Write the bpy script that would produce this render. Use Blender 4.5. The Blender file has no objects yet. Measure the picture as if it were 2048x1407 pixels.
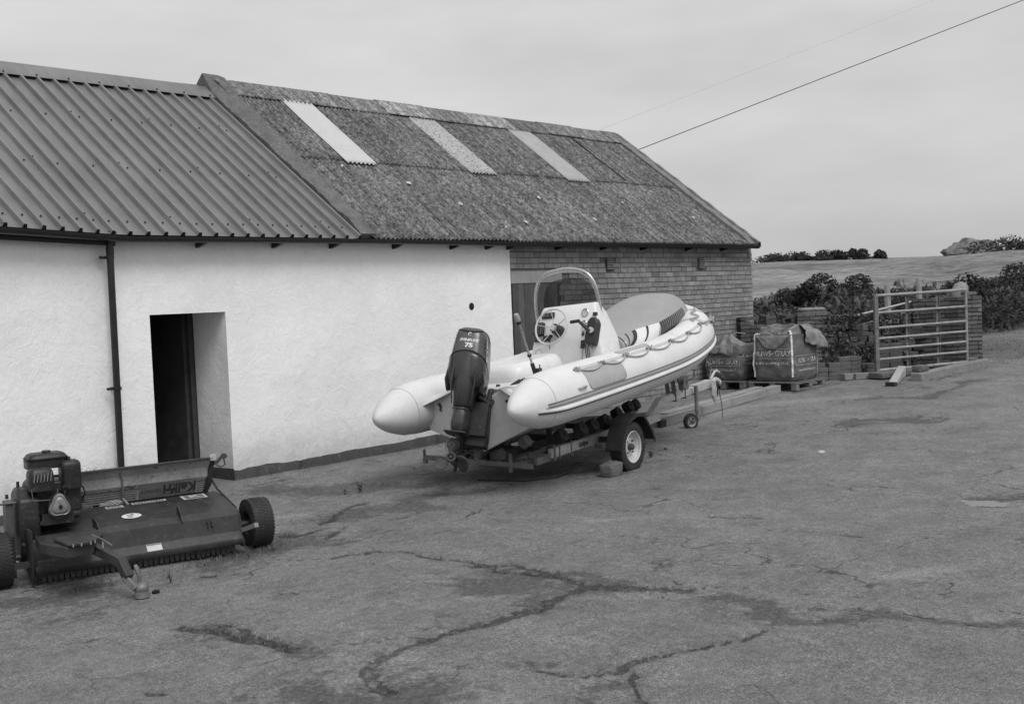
import bpy, math, random
import numpy as np
from mathutils import Vector, Matrix, noise as mnoise
random.seed(7); rng = np.random.default_rng(7)
S = bpy.context.scene; COL = S.collection
R = math.radians
CAMPOS = (-7.3635, -10.5323, 1.8500); CAMTH = 0.718732; CAMPITCH = 0.046231; CAMROLL = 0.041975
SKYLOW, SKYHIGH, SKYSTR = 3.55, 5.05, .12
SUNE, SUNDIR, EXPO = 1.5, (-.35, -1.0, 1.45), 0.42
GROUNDB, WALLB, BRICKB, ROOFB, METALB, LEAFB = .155, .84, .23, .13, .14, .075
# ------------------------------------------------------------ camera
cam = bpy.data.objects.new('camera', bpy.data.cameras.new('camera')); COL.objects.link(cam)
_ca, _sa = math.cos(CAMTH), math.sin(CAMTH)
fwd = Vector((_ca*math.cos(CAMPITCH), _sa*math.cos(CAMPITCH), -math.sin(CAMPITCH)))
right0 = Vector((_sa, -_ca, 0)); up0 = right0.cross(fwd)
rl = CAMROLL
right = right0*math.cos(rl) - up0*math.sin(rl)
up = up0*math.cos(rl) + right0*math.sin(rl)
m = Matrix((right, up, -fwd)).transposed().to_4x4(); m.translation = CAMPOS
cam.matrix_world = m
cam.data.sensor_width = 36; cam.data.lens = 36*2300/2048; cam.data.clip_end = 2000; cam.data.clip_start = .1
S.camera = cam
# ------------------------------------------------------------ light
w = bpy.data.worlds.new('World'); S.world = w; w.use_nodes = True
nt = w.node_tree; nt.nodes.clear()
def wn(t, **k):
    n = nt.nodes.new(t)
    for a, b in k.items(): setattr(n, a, b)
    return n
sky = wn('ShaderNodeTexSky', sky_type='NISHITA', sun_disc=False, sun_elevation=R(52), sun_rotation=R(215), air_density=1.0, dust_density=4.0)
bw = wn('ShaderNodeRGBToBW'); nt.links.new(sky.outputs[0], bw.inputs[0])
tc = wn('ShaderNodeTexCoord'); mp = wn('ShaderNodeMapping'); mp.inputs['Scale'].default_value = (1, 1, 3.2)
nt.links.new(tc.outputs['Generated'], mp.inputs[0])
nz = wn('ShaderNodeTexNoise'); nz.inputs['Scale'].default_value = 2.8; nz.inputs['Detail'].default_value = 5; nz.inputs['Roughness'].default_value = .5
nt.links.new(mp.outputs[0], nz.inputs['Vector'])
sx = wn('ShaderNodeSeparateXYZ'); nt.links.new(tc.outputs['Generated'], sx.inputs[0])
gr = wn('ShaderNodeMapRange'); gr.inputs[1].default_value = -.02; gr.inputs[2].default_value = .34; gr.inputs[3].default_value = SKYLOW; gr.inputs[4].default_value = SKYHIGH
nt.links.new(sx.outputs[2], gr.inputs[0])
cl = wn('ShaderNodeMapRange'); cl.inputs[1].default_value = .3; cl.inputs[2].default_value = .7; cl.inputs[3].default_value = .82; cl.inputs[4].default_value = 1.15
nt.links.new(nz.outputs[0], cl.inputs[0])
mu = wn('ShaderNodeMath', operation='MULTIPLY'); nt.links.new(gr.outputs[0], mu.inputs[0]); nt.links.new(cl.outputs[0], mu.inputs[1])
mx = wn('ShaderNodeMixRGB'); mx.inputs[0].default_value = .88
nt.links.new(bw.outputs[0], mx.inputs[1]); nt.links.new(mu.outputs[0], mx.inputs[2])
bg = wn('ShaderNodeBackground'); bg.inputs[1].default_value = SKYSTR
nt.links.new(mx.outputs[0], bg.inputs[0]); out = wn('ShaderNodeOutputWorld'); nt.links.new(bg.outputs[0], out.inputs[0])
sun = bpy.data.objects.new('sun', bpy.data.lights.new('sun', 'SUN')); COL.objects.link(sun)
sun.data.energy = SUNE; sun.data.angle = R(28); sun.data.color = (1, 1, 1)
sd = Vector(SUNDIR).normalized(); sun.rotation_euler = sd.to_track_quat('Z', 'Y').to_euler()
S.view_settings.view_transform = 'Standard'; S.view_settings.look = 'None'; S.view_settings.exposure = EXPO; S.view_settings.gamma = 1
S.render.engine = 'CYCLES'
# ------------------------------------------------------------ materials
class NT:
    def __init__(s, name):
        s.m = bpy.data.materials.new(name); s.m.use_nodes = True; s.t = s.m.node_tree; s.t.nodes.clear()
        s.o = s.n('ShaderNodeOutputMaterial'); s.b = s.n('ShaderNodeBsdfPrincipled'); s.l(s.b.outputs[0], s.o.inputs[0])
        s.tc = s.n('ShaderNodeTexCoord')
    def n(s, t, **k):
        x = s.t.nodes.new(t)
        for a, b in k.items(): setattr(x, a, b)
        return x
    def l(s, a, b): s.t.links.new(a, b)
    def coord(s, scale=(1, 1, 1), rot=(0, 0, 0)):
        m_ = s.n('ShaderNodeMapping'); m_.inputs['Scale'].default_value = scale; m_.inputs['Rotation'].default_value = rot
        s.l(s.tc.outputs['Object'], m_.inputs[0]); return m_.outputs[0]
    def noise(s, sc, det=5, rough=.6, vec=None, dist=0):
        x = s.n('ShaderNodeTexNoise'); x.inputs['Scale'].default_value = sc; x.inputs['Detail'].default_value = det; x.inputs['Roughness'].default_value = rough; x.inputs['Distortion'].default_value = dist
        s.l(vec or s.tc.outputs['Object'], x.inputs['Vector']); return x.outputs[0]
    def vor(s, sc, feat='F1', vec=None, out='Distance', rnd=1):
        x = s.n('ShaderNodeTexVoronoi', feature=feat); x.inputs['Scale'].default_value = sc; x.inputs['Randomness'].default_value = rnd
        s.l(vec or s.tc.outputs['Object'], x.inputs['Vector']); return x.outputs[out]
    def mr(s, v, a, b, c, d, clamp=True, smooth=False):
        x = s.n('ShaderNodeMapRange', clamp=clamp); 
        if smooth: x.interpolation_type = 'SMOOTHSTEP'
        s.l(v, x.inputs[0])
        for i, q in enumerate((a, b, c, d)): x.inputs[i+1].default_value = q
        return x.outputs[0]
    def ma(s, op, a, b=0, c=None):
        x = s.n('ShaderNodeMath', operation=op)
        for i, q in enumerate((a, b) if c is None else (a, b, c)):
            if isinstance(q, (int, float)): x.inputs[i].default_value = q
            else: s.l(q, x.inputs[i])
        return x.outputs[0]
    def mix(s, f, a, b):  # scalar mix
        return s.ma('ADD', s.ma('MULTIPLY', a, s.ma('SUBTRACT', 1, f)), s.ma('MULTIPLY', b, f))
    def attr(s, nme):
        x = s.n('ShaderNodeAttribute', attribute_name=nme); return x.outputs['Fac']
    def gray(s, v):
        c = s.n('ShaderNodeCombineColor')
        for i in range(3): s.l(v, c.inputs[i])
        s.l(c.outputs[0], s.b.inputs['Base Color'])
    def bump(s, h, strength=.5, dist=.01):
        x = s.n('ShaderNodeBump'); x.inputs['Strength'].default_value = strength; x.inputs['Distance'].default_value = dist
        s.l(h, x.inputs['Height']); s.l(x.outputs[0], s.b.inputs['Normal'])
    def set(s, rough=.6, metal=0, spec=.5):
        s.b.inputs['Roughness'].default_value = rough; s.b.inputs['Metallic'].default_value = metal; s.b.inputs['Specular IOR Level'].default_value = spec
_M = {}
def mat(name, base, rough=.6, var=.15, sc=6, bump=.2, bsc=60, bd=.002, metal=0, spec=.4, tint=0, spots=0):
    if name in _M: return _M[name]
    if metal >= .8: bump = 0
    t = NT(name); n1 = t.noise(sc, 6, .65); n2 = t.noise(sc*9, 3, .6)
    v = t.ma('MULTIPLY', t.mr(n1, .3, .7, 1-var, 1+var), t.mr(n2, .3, .7, 1-var*.5, 1+var*.5))
    v = t.ma('MULTIPLY', v, base)
    if tint: v = t.ma('MULTIPLY', v, t.ma('ADD', 1, t.ma('MULTIPLY', t.attr('tint'), tint)))
    if spots: v = t.mix(t.mr(t.noise(sc*4, 4, .7), .58, .66, 0, 1), v, spots)
    t.gray(v); t.set(rough, metal, spec)
    rv = t.mr(n1, .3, .7, max(0, rough-.1), min(1, rough+.1)); t.l(rv, t.b.inputs['Roughness'])
    if bump: t.bump(t.noise(bsc, 4, .6), bump, bd)
    _M[name] = t.m; return t.m
# ------------------------------------------------------------ mesh builder
def V(*a): return Vector(a)
class MB:
    def __init__(s): s.v = []; s.f = []; s.t = []; s.mi = []; s.cur = 0
    def add(s, vs, fs, tint=0.):
        o = len(s.v); s.v += [tuple(p) for p in vs]; s.f += [tuple(i+o for i in f) for f in fs]; s.t += [tint]*len(fs); s.mi += [s.cur]*len(fs); return s
    def box(s, c, d, rz=0, M=None, tint=0., jit=0):
        x, y, z = (q/2 for q in d)
        vs = [Vector((a*x, b*y, e*z)) for a in (-1, 1) for b in (-1, 1) for e in (-1, 1)]
        if jit: vs = [p + Vector([random.uniform(-jit, jit) for _ in range(3)]) for p in vs]
        Mx = M if M is not None else Matrix.Rotation(rz, 3, 'Z')
        vs = [Mx @ p + Vector(c) for p in vs]
        return s.add(vs, [(0, 1, 3, 2), (4, 6, 7, 5), (0, 4, 5, 1), (2, 3, 7, 6), (0, 2, 6, 4), (1, 5, 7, 3)], tint)
    def bar(s, a, b, wd, h, up=(0, 0, 1), tint=0.):
        a, b = Vector(a), Vector(b); d = b-a; L = d.length; x = d.normalized(); y = Vector(up).cross(x).normalized(); z = x.cross(y)
        return s.box((a+b)/2, (L, wd, h), M=Matrix((x, y, z)).transposed(), tint=tint)
    def loft(s, rings, closed=True, cap=True, tint=0.):
        n = len(rings[0]); vs = [p for r in rings for p in r]; fs = []
        for i in range(len(rings)-1):
            for j in range(n if closed else n-1):
                k = (j+1) % n; fs.append((i*n+j, i*n+k, (i+1)*n+k, (i+1)*n+j))
        if cap: fs += [tuple(range(n))[::-1], tuple((len(rings)-1)*n+j for j in range(n))]
        return s.add(vs, fs, tint)
    def tube(s, pts, r, n=10, cap=True, flat=None):
        pts = [Vector(p) for p in pts]; rs = r if isinstance(r, (list, tuple)) else [r]*len(pts)
        T = [(pts[min(i+1, len(pts)-1)]-pts[max(i-1, 0)]).normalized() for i in range(len(pts))]
        u = T[0].orthogonal().normalized() if flat is None else Vector(flat)
        rings = []
        for p, t, q in zip(pts, T, rs):
            u = (u - t*u.dot(t)).normalized(); v_ = t.cross(u)
            rings.append([p + (u*math.cos(2*math.pi*k/n) + v_*math.sin(2*math.pi*k/n))*q for k in range(n)])
        return s.loft(rings, cap=cap)
    def cyl(s, a, b, r, r2=None, n=16): return s.tube([a, b], [r, r if r2 is None else r2], n)
    def lathe(s, prof, o=(0, 0, 0), ax=(0, 0, 1), n=24, cap=False):
        ax = Vector(ax).normalized(); u = ax.orthogonal().normalized(); v_ = ax.cross(u); o = Vector(o)
        return s.loft([[o + ax*h + (u*math.cos(2*math.pi*k/n)+v_*math.sin(2*math.pi*k/n))*max(r, 1e-4) for k in range(n)] for r, h in prof], cap=cap)
    def prism(s, poly, o, u, v, d, tint=0.):
        o, u, v = Vector(o), Vector(u), Vector(v); nn = u.cross(v).normalized()*d; n = len(poly)
        a = [o+u*p[0]+v*p[1] for p in poly]
        return s.add(a+[p+nn for p in a], [tuple(range(n))[::-1], tuple(range(n, 2*n))]+[(i, (i+1) % n, n+(i+1) % n, n+i) for i in range(n)], tint)
    def sph(s, c, r, n=12, sc=(1, 1, 1)):
        c = Vector(c); return s.loft([[c+Vector((r*sc[0]*math.sin(a)*math.cos(b), r*sc[1]*math.sin(a)*math.sin(b), r*sc[2]*math.cos(a))) for b in [2*math.pi*k/n for k in range(n)]] for a in [max(.02, min(math.pi-.02, math.pi*i/(n//2+2))) for i in range(n//2+3)]])
    def build(s, name, mt, parent=None, sharp=35, bevel=0, seg=2, sub=0, solid=0):
        me = bpy.data.meshes.new(name); me.from_pydata(s.v, [], s.f); me.update()
        for q in (mt if isinstance(mt, (list, tuple)) else [mt]): me.materials.append(q)
        if any(s.mi): me.polygons.foreach_set('material_index', s.mi)
        me.polygons.foreach_set('use_smooth', [True]*len(me.polygons))
        if sharp < 180: me.set_sharp_from_angle(angle=R(sharp))
        if any(s.t):
            at = me.attributes.new('tint', 'FLOAT', 'FACE'); at.data.foreach_set('value', s.t)
        o = bpy.data.objects.new(name, me); COL.objects.link(o)
        if parent: o.parent = parent
        if solid: md = o.modifiers.new('s', 'SOLIDIFY'); md.thickness = solid; md.offset = 0
        if bevel: md = o.modifiers.new('b', 'BEVEL'); md.width = bevel; md.segments = seg; md.limit_method = 'ANGLE'; md.harden_normals = False
        if sub: md = o.modifiers.new('u', 'SUBSURF'); md.levels = sub; md.render_levels = sub
        return o
def tag(o, label=None, cat=None, group=None, kind=None):
    for k, v in (('label', label), ('category', cat), ('group', group), ('kind', kind)):
        if v: o[k] = v
    return o
def thing(name, label, cat, loc=(0, 0, 0), rz=0, group=None, M=None):
    o = bpy.data.objects.new(name, None); COL.objects.link(o); o.empty_display_size = .2
    if M is not None: o.matrix_world = M
    else: o.location = loc; o.rotation_euler = (0, 0, rz)
    return tag(o, label, cat, group)
def lettering(s, size, mp, mt, parent, name='lettering', bold=.0, ext=.0, sub=0, shear=0, sx=1):
    """text mesh whose flat (x,y) is carried by mp(x,y)->point"""
    cu = bpy.data.curves.new('t', 'FONT'); cu.body = s; cu.size = size; cu.align_x = 'CENTER'; cu.align_y = 'CENTER'; cu.offset = bold; cu.shear = shear; cu.resolution_u = 3
    to = bpy.data.objects.new('t', cu); COL.objects.link(to)
    me = bpy.data.meshes.new_from_object(to.evaluated_get(bpy.context.evaluated_depsgraph_get())); bpy.data.objects.remove(to)
    me.materials.clear(); me.materials.append(mt)
    for v in me.vertices: v.co = mp(v.co.x*sx, v.co.y)
    me.name = name; o = bpy.data.objects.new(name, me); COL.objects.link(o); o.parent = parent; return o
def nz3(x, y, z=0): return mnoise.noise(Vector((x, y, z)))
def fbm(x, y, z=0, o=4): return mnoise.fractal(Vector((x, y, z)), .8, 2.1, o)
def np_mesh(name, verts, faces_n, mt, parent=None, tint=None):
    """verts (N,k,3) of k-gons"""
    N, k, _ = verts.shape; me = bpy.data.meshes.new(name)
    me.vertices.add(N*k); me.vertices.foreach_set('co', verts.reshape(-1).astype(np.float32))
    me.loops.add(N*k); me.loops.foreach_set('vertex_index', np.arange(N*k, dtype=np.int32))
    me.polygons.add(N); me.polygons.foreach_set('loop_start', np.arange(0, N*k, k, dtype=np.int32)); me.polygons.foreach_set('loop_total', np.full(N, k, dtype=np.int32))
    me.update(); me.validate(); me.materials.append(mt)
    if tint is not None:
        at = me.attributes.new('tint', 'FLOAT', 'FACE'); at.data.foreach_set('value', tint.astype(np.float32))
    o = bpy.data.objects.new(name, me); COL.objects.link(o)
    if parent: o.parent = parent
    return o
# ------------------------------------------------------------ ground
def zg(x, y):
    x = np.asarray(x, float); y = np.asarray(y, float)
    t = np.clip(x-1, 0, None)
    z = np.where(t < 10, .0046*np.minimum(t, 10)**1.7, np.where(t < 19, .2305+.023*(t-10), .437+.01*(t-19)))
    d = np.hypot(x+7.4, y+10.5)
    s = np.clip((d-42)/85, 0, 1); z = z + 3.15*s*s*(3-2*s)
    z = z - np.clip((d-135)/300, 0, 1)*8
    return z
def gz(x, y): return float(zg(x, y))
CRACKS=[(0.05,[(-3.69,-6.41),(-3.62,-6.27),(-3.49,-6.12),(-3.41,-6.06),(-3.25,-6.03),(-3.11,-6.06),(-2.9,-6.06),(-2.66,-6.1),(-2.38,-6.05),(-2.18,-6.16),(-2.0,-6.15),(-1.79,-6.12),(-1.63,-6.06),(-1.43,-6.41)]),(0.03,[(-1.95,-3.95),(-1.77,-3.98),(-1.56,-4.12),(-1.44,-4.23),(-1.51,-4.56),(-1.5,-4.86),(-1.61,-5.23),(-1.56,-5.49),(-1.55,-5.63),(-1.63,-5.85),(-1.66,-6.05)]),(0.035,[(-1.62,-4.97),(-1.42,-5.17),(-1.45,-5.44),(-1.49,-5.64)]),(0.03,[(-3.08,-6.83),(-3.08,-6.95),(-3.0,-7.1),(-2.87,-7.2),(-2.61,-7.22),(-2.8,-7.18),(-2.6,-7.23),(-2.42,-7.31),(-2.24,-7.33),(-2.1,-7.38),(-1.85,-7.39)]),(0.02,[(-2.83,-7.27),(-2.99,-7.42),(-3.16,-7.56)]),(0.014,[(-1.18,-6.39),(-1.33,-6.64),(-1.2,-6.79),(-1.06,-6.95),(-0.98,-7.01),(-1.0,-7.23),(-1.02,-7.45),(-0.94,-7.67)]),(0.06,[(-1.62,-6.16),(-1.51,-6.29),(-1.42,-6.48),(-1.38,-6.65)]),(0.012,[(-0.79,-7.02),(-0.51,-7.09),(-0.06,-7.18),(0.4,-7.29),(0.97,-7.38),(1.56,-7.6),(1.85,-7.66)]),(0.015,[(-1.19,-7.62),(-1.2,-7.82),(-1.14,-7.99),(-1.16,-8.29),(-1.24,-8.48),(-1.27,-8.62)]),(0.015,[(-0.78,-8.34),(-0.83,-8.49)]),(0.012,[(3.69,-2.86),(4.66,-2.81),(5.29,-2.92),(6.13,-2.88),(7.3,-2.91),(8.06,-2.86)]),(0.01,[(5.92,-4.62),(6.6,-4.88),(7.59,-4.91),(8.81,-4.99)]),(0.012,[(2.91,-3.37),(3.24,-3.71),(3.66,-3.89),(4.33,-4.17),(4.78,-4.74)]),(0.01,[(2.57,-5.23),(2.73,-5.6),(2.76,-6.12),(2.8,-6.5),(2.86,-6.87)]),(0.02,[(1.68,-4.27),(1.67,-4.54),(1.84,-4.98)]),(0.03,[(0.7,-5.53),(0.76,-5.74),(0.86,-5.92)]),(0.015,[(0.49,-6.23),(0.62,-6.53),(0.61,-6.88)]),(0.02,[(-0.3,-5.24),(-0.22,-5.6)]),(0.012,[(-0.82,-5.12),(-0.73,-5.29)]),(0.05,[(-3.66,-4.61),(-3.58,-4.8),(-3.57,-5.02),(-3.55,-5.26),(-3.56,-5.46)]),(0.03,[(-3.56,-4.77),(-3.42,-4.8),(-3.47,-5.11),(-3.53,-5.4)]),(0.02,[(-2.8,-4.39),(-2.76,-4.52),(-2.68,-4.64)]),(0.02,[(-4.21,-4.32),(-4.12,-4.37),(-4.03,-4.4)]),(0.02,[(-4.4,-5.47),(-4.32,-5.53)]),(0.04,[(-2.84,-3.58),(-2.79,-3.67),(-2.7,-3.74)]),(0.05,[(-1.09,-2.81),(-0.8,-2.63),(-0.44,-2.43),(-0.21,-2.39)]),(0.02,[(-1.51,-3.34),(-1.1,-3.11),(-0.87,-3.12),(-0.77,-3.21),(-0.53,-3.23),(-0.25,-3.13)]),(0.03,[(-1.71,-2.92),(-1.57,-3.08),(-1.25,-3.03)]),(0.02,[(-0.32,-0.41),(-0.07,-0.42),(0.37,-0.53),(1.33,-0.44),(1.88,-0.4)]),(0.02,[(-2.31,-3.36),(-2.17,-3.71),(-1.95,-3.95)])]
DIRT=[(0.45,[(-0.09,-0.86),(0.0,-1.63),(0.61,-1.93),(1.41,-2.11),(1.9,-2.61),(2.07,-3.36)]),(0.35,[(-0.9,-2.58),(-0.44,-2.76),(0.07,-2.8),(0.78,-2.85)]),(0.3,[(-2.7,-3.38),(-2.26,-3.3),(-1.83,-3.27),(-1.44,-3.48)]),(0.35,[(-3.87,-6.11),(-3.77,-6.28),(-3.67,-6.49)]),(0.22,[(-1.64,-5.2),(-1.62,-5.77),(-1.73,-6.21),(-1.59,-6.53)]),(0.18,[(-1.7,-6.22),(-1.58,-6.78),(-1.51,-7.17),(-1.34,-7.76),(-1.23,-8.31),(-1.19,-8.6)]),(0.2,[(-3.56,-4.77),(-3.55,-5.08),(-3.55,-5.41)]),(0.4,[(-4.02,-3.08),(-3.85,-3.27),(-3.57,-3.26)]),(0.12,[(-3.15,-7.42),(-3.1,-7.51)]),(0.25,[(2.45,-6.92),(2.71,-7.4)]),(0.3,[(7.12,-4.83),(6.43,-4.13)]),(0.25,[(9.09,-3.46),(9.21,-4.02),(11.32,-4.0)]),(0.12,[(-2.34,-6.07),(-1.99,-6.16)]),(0.1,[(-2.99,-6.66),(-2.97,-6.75)])]
PALE=[(0.35,[(5.31,-2.07),(7.17,-1.88),(8.17,-2.23),(9.0,-2.96)]),(0.12,[(-0.38,-7.51),(-0.25,-7.63),(-0.04,-7.75)]),(0.05,[(-2.69,-4.97),(-2.51,-4.99)]),(0.04,[(-2.44,-5.22),(-2.35,-5.26)]),(0.05,[(-2.22,-5.62),(-2.15,-5.65)]),(0.05,[(-2.05,-5.08),(-1.93,-5.25)]),(0.03,[(-2.98,-5.06),(-2.93,-5.09)]),(0.04,[(-3.18,-5.6),(-3.03,-5.62)]),(0.035,[(-3.15,-5.87),(-3.1,-5.9)]),(0.03,[(-3.01,-5.27),(-2.99,-5.29)]),(0.1,[(0.11,-4.79),(0.32,-4.97)]),(0.12,[(-3.65,-6.15),(-3.6,-6.18)]),(0.14,[(-3.4,-6.11),(-3.31,-6.18)]),(0.2,[(-1.65,-6.43),(-1.52,-6.63)]),(0.15,[(-1.19,-2.24),(-1.0,-2.27)])]

def axis(a, b, st, lo, hi):
    c = list(np.arange(a, b, st)); q = st; x = b
    while x < hi: c.append(x); q *= 1.12; x += q
    c.append(hi); q = st; x = a-st
    while x > lo: c.insert(0, x); q *= 1.12; x -= q
    c.insert(0, lo); return np.array(c)
gx = axis(-6.2, 12., .05, -500, 900); gy = axis(-10.0, .6, .05, -500, 900)
X, Y = np.meshgrid(gx, gy); P = np.stack([X.ravel(), Y.ravel()], 1)
def seglist(L):
    a, b, w_ = [], [], []
    for wd, pts in L:
        if len(pts) == 1: pts = pts*2
        for p, q in zip(pts, pts[1:]): a.append(p); b.append(q); w_.append(wd)
    return np.array(a, float), np.array(b, float), np.array(w_)
def field(L, jit):
    """min over segments of (distance / width)"""
    a, b, w_ = seglist(L); out = np.full(len(P), 9.)
    near = (P[:, 0] > -8) & (P[:, 0] < 22) & (P[:, 1] > -12) & (P[:, 1] < 3); Q = P[near] + jit[near]; r = np.full(len(Q), 9.)
    for i in range(len(a)):
        d = b[i]-a[i]; L2 = max(d@d, 1e-9); t = np.clip(((Q-a[i])@d)/L2, 0, 1); e = Q-(a[i]+t[:, None]*d); r = np.minimum(r, np.hypot(e[:, 0], e[:, 1])/w_[i])
    out[near] = r; return out
jn = np.array([(nz3(p[0]*1.7, p[1]*1.7, 3), nz3(p[0]*1.7, p[1]*1.7, 9)) if (-8 < p[0] < 22 and -12 < p[1] < 3) else (0, 0) for p in P])
jn2 = np.array([(nz3(p[0]*9, p[1]*9, 3), nz3(p[0]*9, p[1]*9, 9)) if (-8 < p[0] < 22 and -12 < p[1] < 3) else (0, 0) for p in P])
crk = field(CRACKS, jn*.12+jn2*.035); drt = field(DIRT, jn*.5+jn2*.06); pal = field(PALE, jn*.1+jn2*.05)
Z = zg(P[:, 0], P[:, 1])
inn = (P[:, 0] > -8) & (P[:, 0] < 22) & (P[:, 1] > -12) & (P[:, 1] < 3)
und = np.array([nz3(p[0]*.9, p[1]*.9, 5)*.012 + nz3(p[0]*3, p[1]*3, 1)*.005 if i else 0 for p, i in zip(P, inn)])
dd = np.hypot(P[:, 0]+7.4, P[:, 1]+10.5)
und += np.array([fbm(p[0]*.05, p[1]*.05, 2)*.55*min(1, max(0, (d-45)/40)) if 40 < d < 300 else 0 for p, d in zip(P, dd)])
Z = Z + und*np.where(inn, np.clip(crk, .3, 1), 1) - .018*np.clip(1-crk/1.3, 0, 1) - .01*np.clip(1-drt, 0, 1)
Z -= .03*np.clip(1-np.hypot((P[:, 0]-2.33)/.34, (P[:, 1]+7.23)/.48), 0, 1)
nx, ny = len(gx), len(gy)
idx = np.arange(nx*ny).reshape(ny, nx)
fc = np.stack([idx[:-1, :-1], idx[:-1, 1:], idx[1:, 1:], idx[1:, :-1]], -1).reshape(-1, 4)
me = bpy.data.meshes.new('ground'); me.vertices.add(nx*ny); me.vertices.foreach_set('co', np.column_stack([P, Z]).astype(np.float32).ravel())
me.loops.add(fc.size); me.loops.foreach_set('vertex_index', fc.astype(np.int32).ravel())
me.polygons.add(len(fc)); me.polygons.foreach_set('loop_start', np.arange(0, fc.size, 4, dtype=np.int32)); me.polygons.foreach_set('loop_total', np.full(len(fc), 4, dtype=np.int32)); me.update()
me.polygons.foreach_set('use_smooth', [True]*len(fc))
for nm, ar in (('crack', crk), ('dirt', drt), ('pale', pal)):
    at = me.attributes.new(nm, 'FLOAT', 'POINT'); at.data.foreach_set('value', ar.astype(np.float32))
# field cover weight beyond the yard
px_, py_ = P[:, 0], P[:, 1]
fld = np.clip((dd-(37+3*np.array([nz3(p[0]*.1, p[1]*.1, 4) for p in P])))/2.5, 0, 1)
at = me.attributes.new('fieldw', 'FLOAT', 'POINT'); at.data.foreach_set('value', fld.astype(np.float32))
verge = np.clip(1-np.abs((px_-17.5))/4.6, 0, 1)*np.clip((py_+7.5)/3., 0, 1)
at = me.attributes.new('verge', 'FLOAT', 'POINT'); at.data.foreach_set('value', verge.astype(np.float32))
t = NT('cracked_tarmac')
n1 = t.noise(.35, 5, .55); n2 = t.noise(2.2, 6, .62); n3 = t.noise(14, 5, .7); n4 = t.noise(42, 5, .7); n5 = t.noise(120, 3, .7)
v = t.ma('MULTIPLY', t.mr(n1, .3, .7, .90, 1.10), t.mr(n2, .35, .65, .85, 1.16))
v = t.ma('MULTIPLY', v, t.mr(n3, .3, .7, .74, 1.26)); v = t.ma('MULTIPLY', v, t.mr(n4, .3, .7, .68, 1.36)); v = t.ma('MULTIPLY', v, t.mr(n5, .35, .65, .45, 1.65))
v = t.ma('MULTIPLY', v, GROUNDB)
spk = t.mr(t.vor(28), .0, .13, 1, 0); spk = t.ma('MULTIPLY', spk, t.mr(t.noise(9, 3), .52, .6, 0, 1)); v = t.mix(t.ma('MULTIPLY', spk, .75), v, .36)
dk = t.mr(t.vor(22), .0, .2, 1, 0); dk = t.ma('MULTIPLY', dk, t.mr(t.noise(5, 3), .5, .58, 0, 1)); v = t.mix(t.ma('MULTIPLY', dk, .7), v, .03)
dk = t.mr(t.noise(24, 6, .8), .60, .66, 0, .6); v = t.mix(dk, v, .045); dk = t.mr(t.noise(31, 6, .8, vec=t.coord((1, 1, 1), (0, 0, 2))), .61, .67, 0, .5); v = t.mix(dk, v, .28)
# streaky worn patches
w1 = t.mr(t.noise(3.5, 8, .72, dist=.6), .55, .68, 0, 1); v = t.mix(t.ma('MULTIPLY', w1, .45), v, .055)
w2 = t.mr(t.noise(2.6, 7, .7, vec=t.coord((1, 1, 1), (0, 0, 1)), dist=.5), .6, .72, 0, 1); v = t.mix(t.ma('MULTIPLY', w2, .4), v, .22)
# fine secondary cracks
wv = t.n('ShaderNodeVectorMath', operation='ADD'); nn = t.n('ShaderNodeTexNoise'); nn.inputs['Scale'].default_value = 2.2; nn.inputs['Detail'].default_value = 6
t.l(t.tc.outputs['Object'], nn.inputs['Vector']); sc_ = t.n('ShaderNodeVectorMath', operation='SCALE'); sc_.inputs['Scale'].default_value = .9; t.l(nn.outputs['Color'], sc_.inputs[0])
t.l(t.tc.outputs['Object'], wv.inputs[0]); t.l(sc_.outputs[0], wv.inputs[1])
fc_ = t.mr(t.vor(.8, 'DISTANCE_TO_EDGE', vec=wv.outputs[0]), .004, .017, 1, 0); fc_ = t.ma('MULTIPLY', fc_, t.mr(t.noise(.9, 4), .5, .6, 0, 1)); v = t.mix(t.ma('MULTIPLY', fc_, .85), v, .04)
ed = t.ma('ADD', t.attr('crack'), t.ma('MULTIPLY', t.ma('SUBTRACT', t.noise(11, 8, .8), .5), 4.4))
ck = t.mr(ed, .25, .85, 1, 0)
halo = t.mr(t.ma('ADD', t.attr('crack'), t.ma('MULTIPLY', t.ma('SUBTRACT', n3, .5), 6.)), 1.2, 2.6, .22, 0)
moss = t.mix(t.mr(t.noise(45, 4, .7), .4, .65, 0, 1), .032, .085)
v = t.mix(halo, v, .085); v = t.mix(t.ma('MULTIPLY', ck, .62), v, moss)
dm = t.ma('ADD', t.attr('dirt'), t.ma('MULTIPLY', t.ma('SUBTRACT', t.noise(7, 9, .82), .5), 4.2)); dm = t.mr(dm, .35, .95, .8, 0)
dirtc = t.mix(t.mr(t.noise(34, 5, .75), .4, .65, 0, 1), .04, .12); v = t.mix(dm, v, dirtc)
pm = t.ma('ADD', t.attr('pale'), t.ma('MULTIPLY', t.ma('SUBTRACT', t.noise(13, 7, .78), .5), 3.6)); v = t.mix(t.mr(pm, .2, 1.1, .65, 0), v, t.mix(t.mr(n4, .4, .6, 0, 1), .16, .34))
fl = t.attr('fieldw'); fcol = t.ma('MULTIPLY', t.mr(t.noise(.12, 8, .75), .38, .62, .10, .23), t.mr(t.noise(.9, 8, .8), .36, .64, .5, 1.5))
v = t.mix(fl, v, fcol)
vg = t.mr(t.ma('ADD', t.attr('verge'), t.ma('MULTIPLY', t.ma('SUBTRACT', t.noise(1.4, 6, .7), .5), 1.6)), .3, .6, 0, 1); v = t.mix(t.ma('MULTIPLY', vg, .8), v, t.mix(t.mr(t.noise(9, 6, .8), .35, .65, 0, 1), .05, .13))
t.gray(v); t.set(.88, 0, .25)
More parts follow.
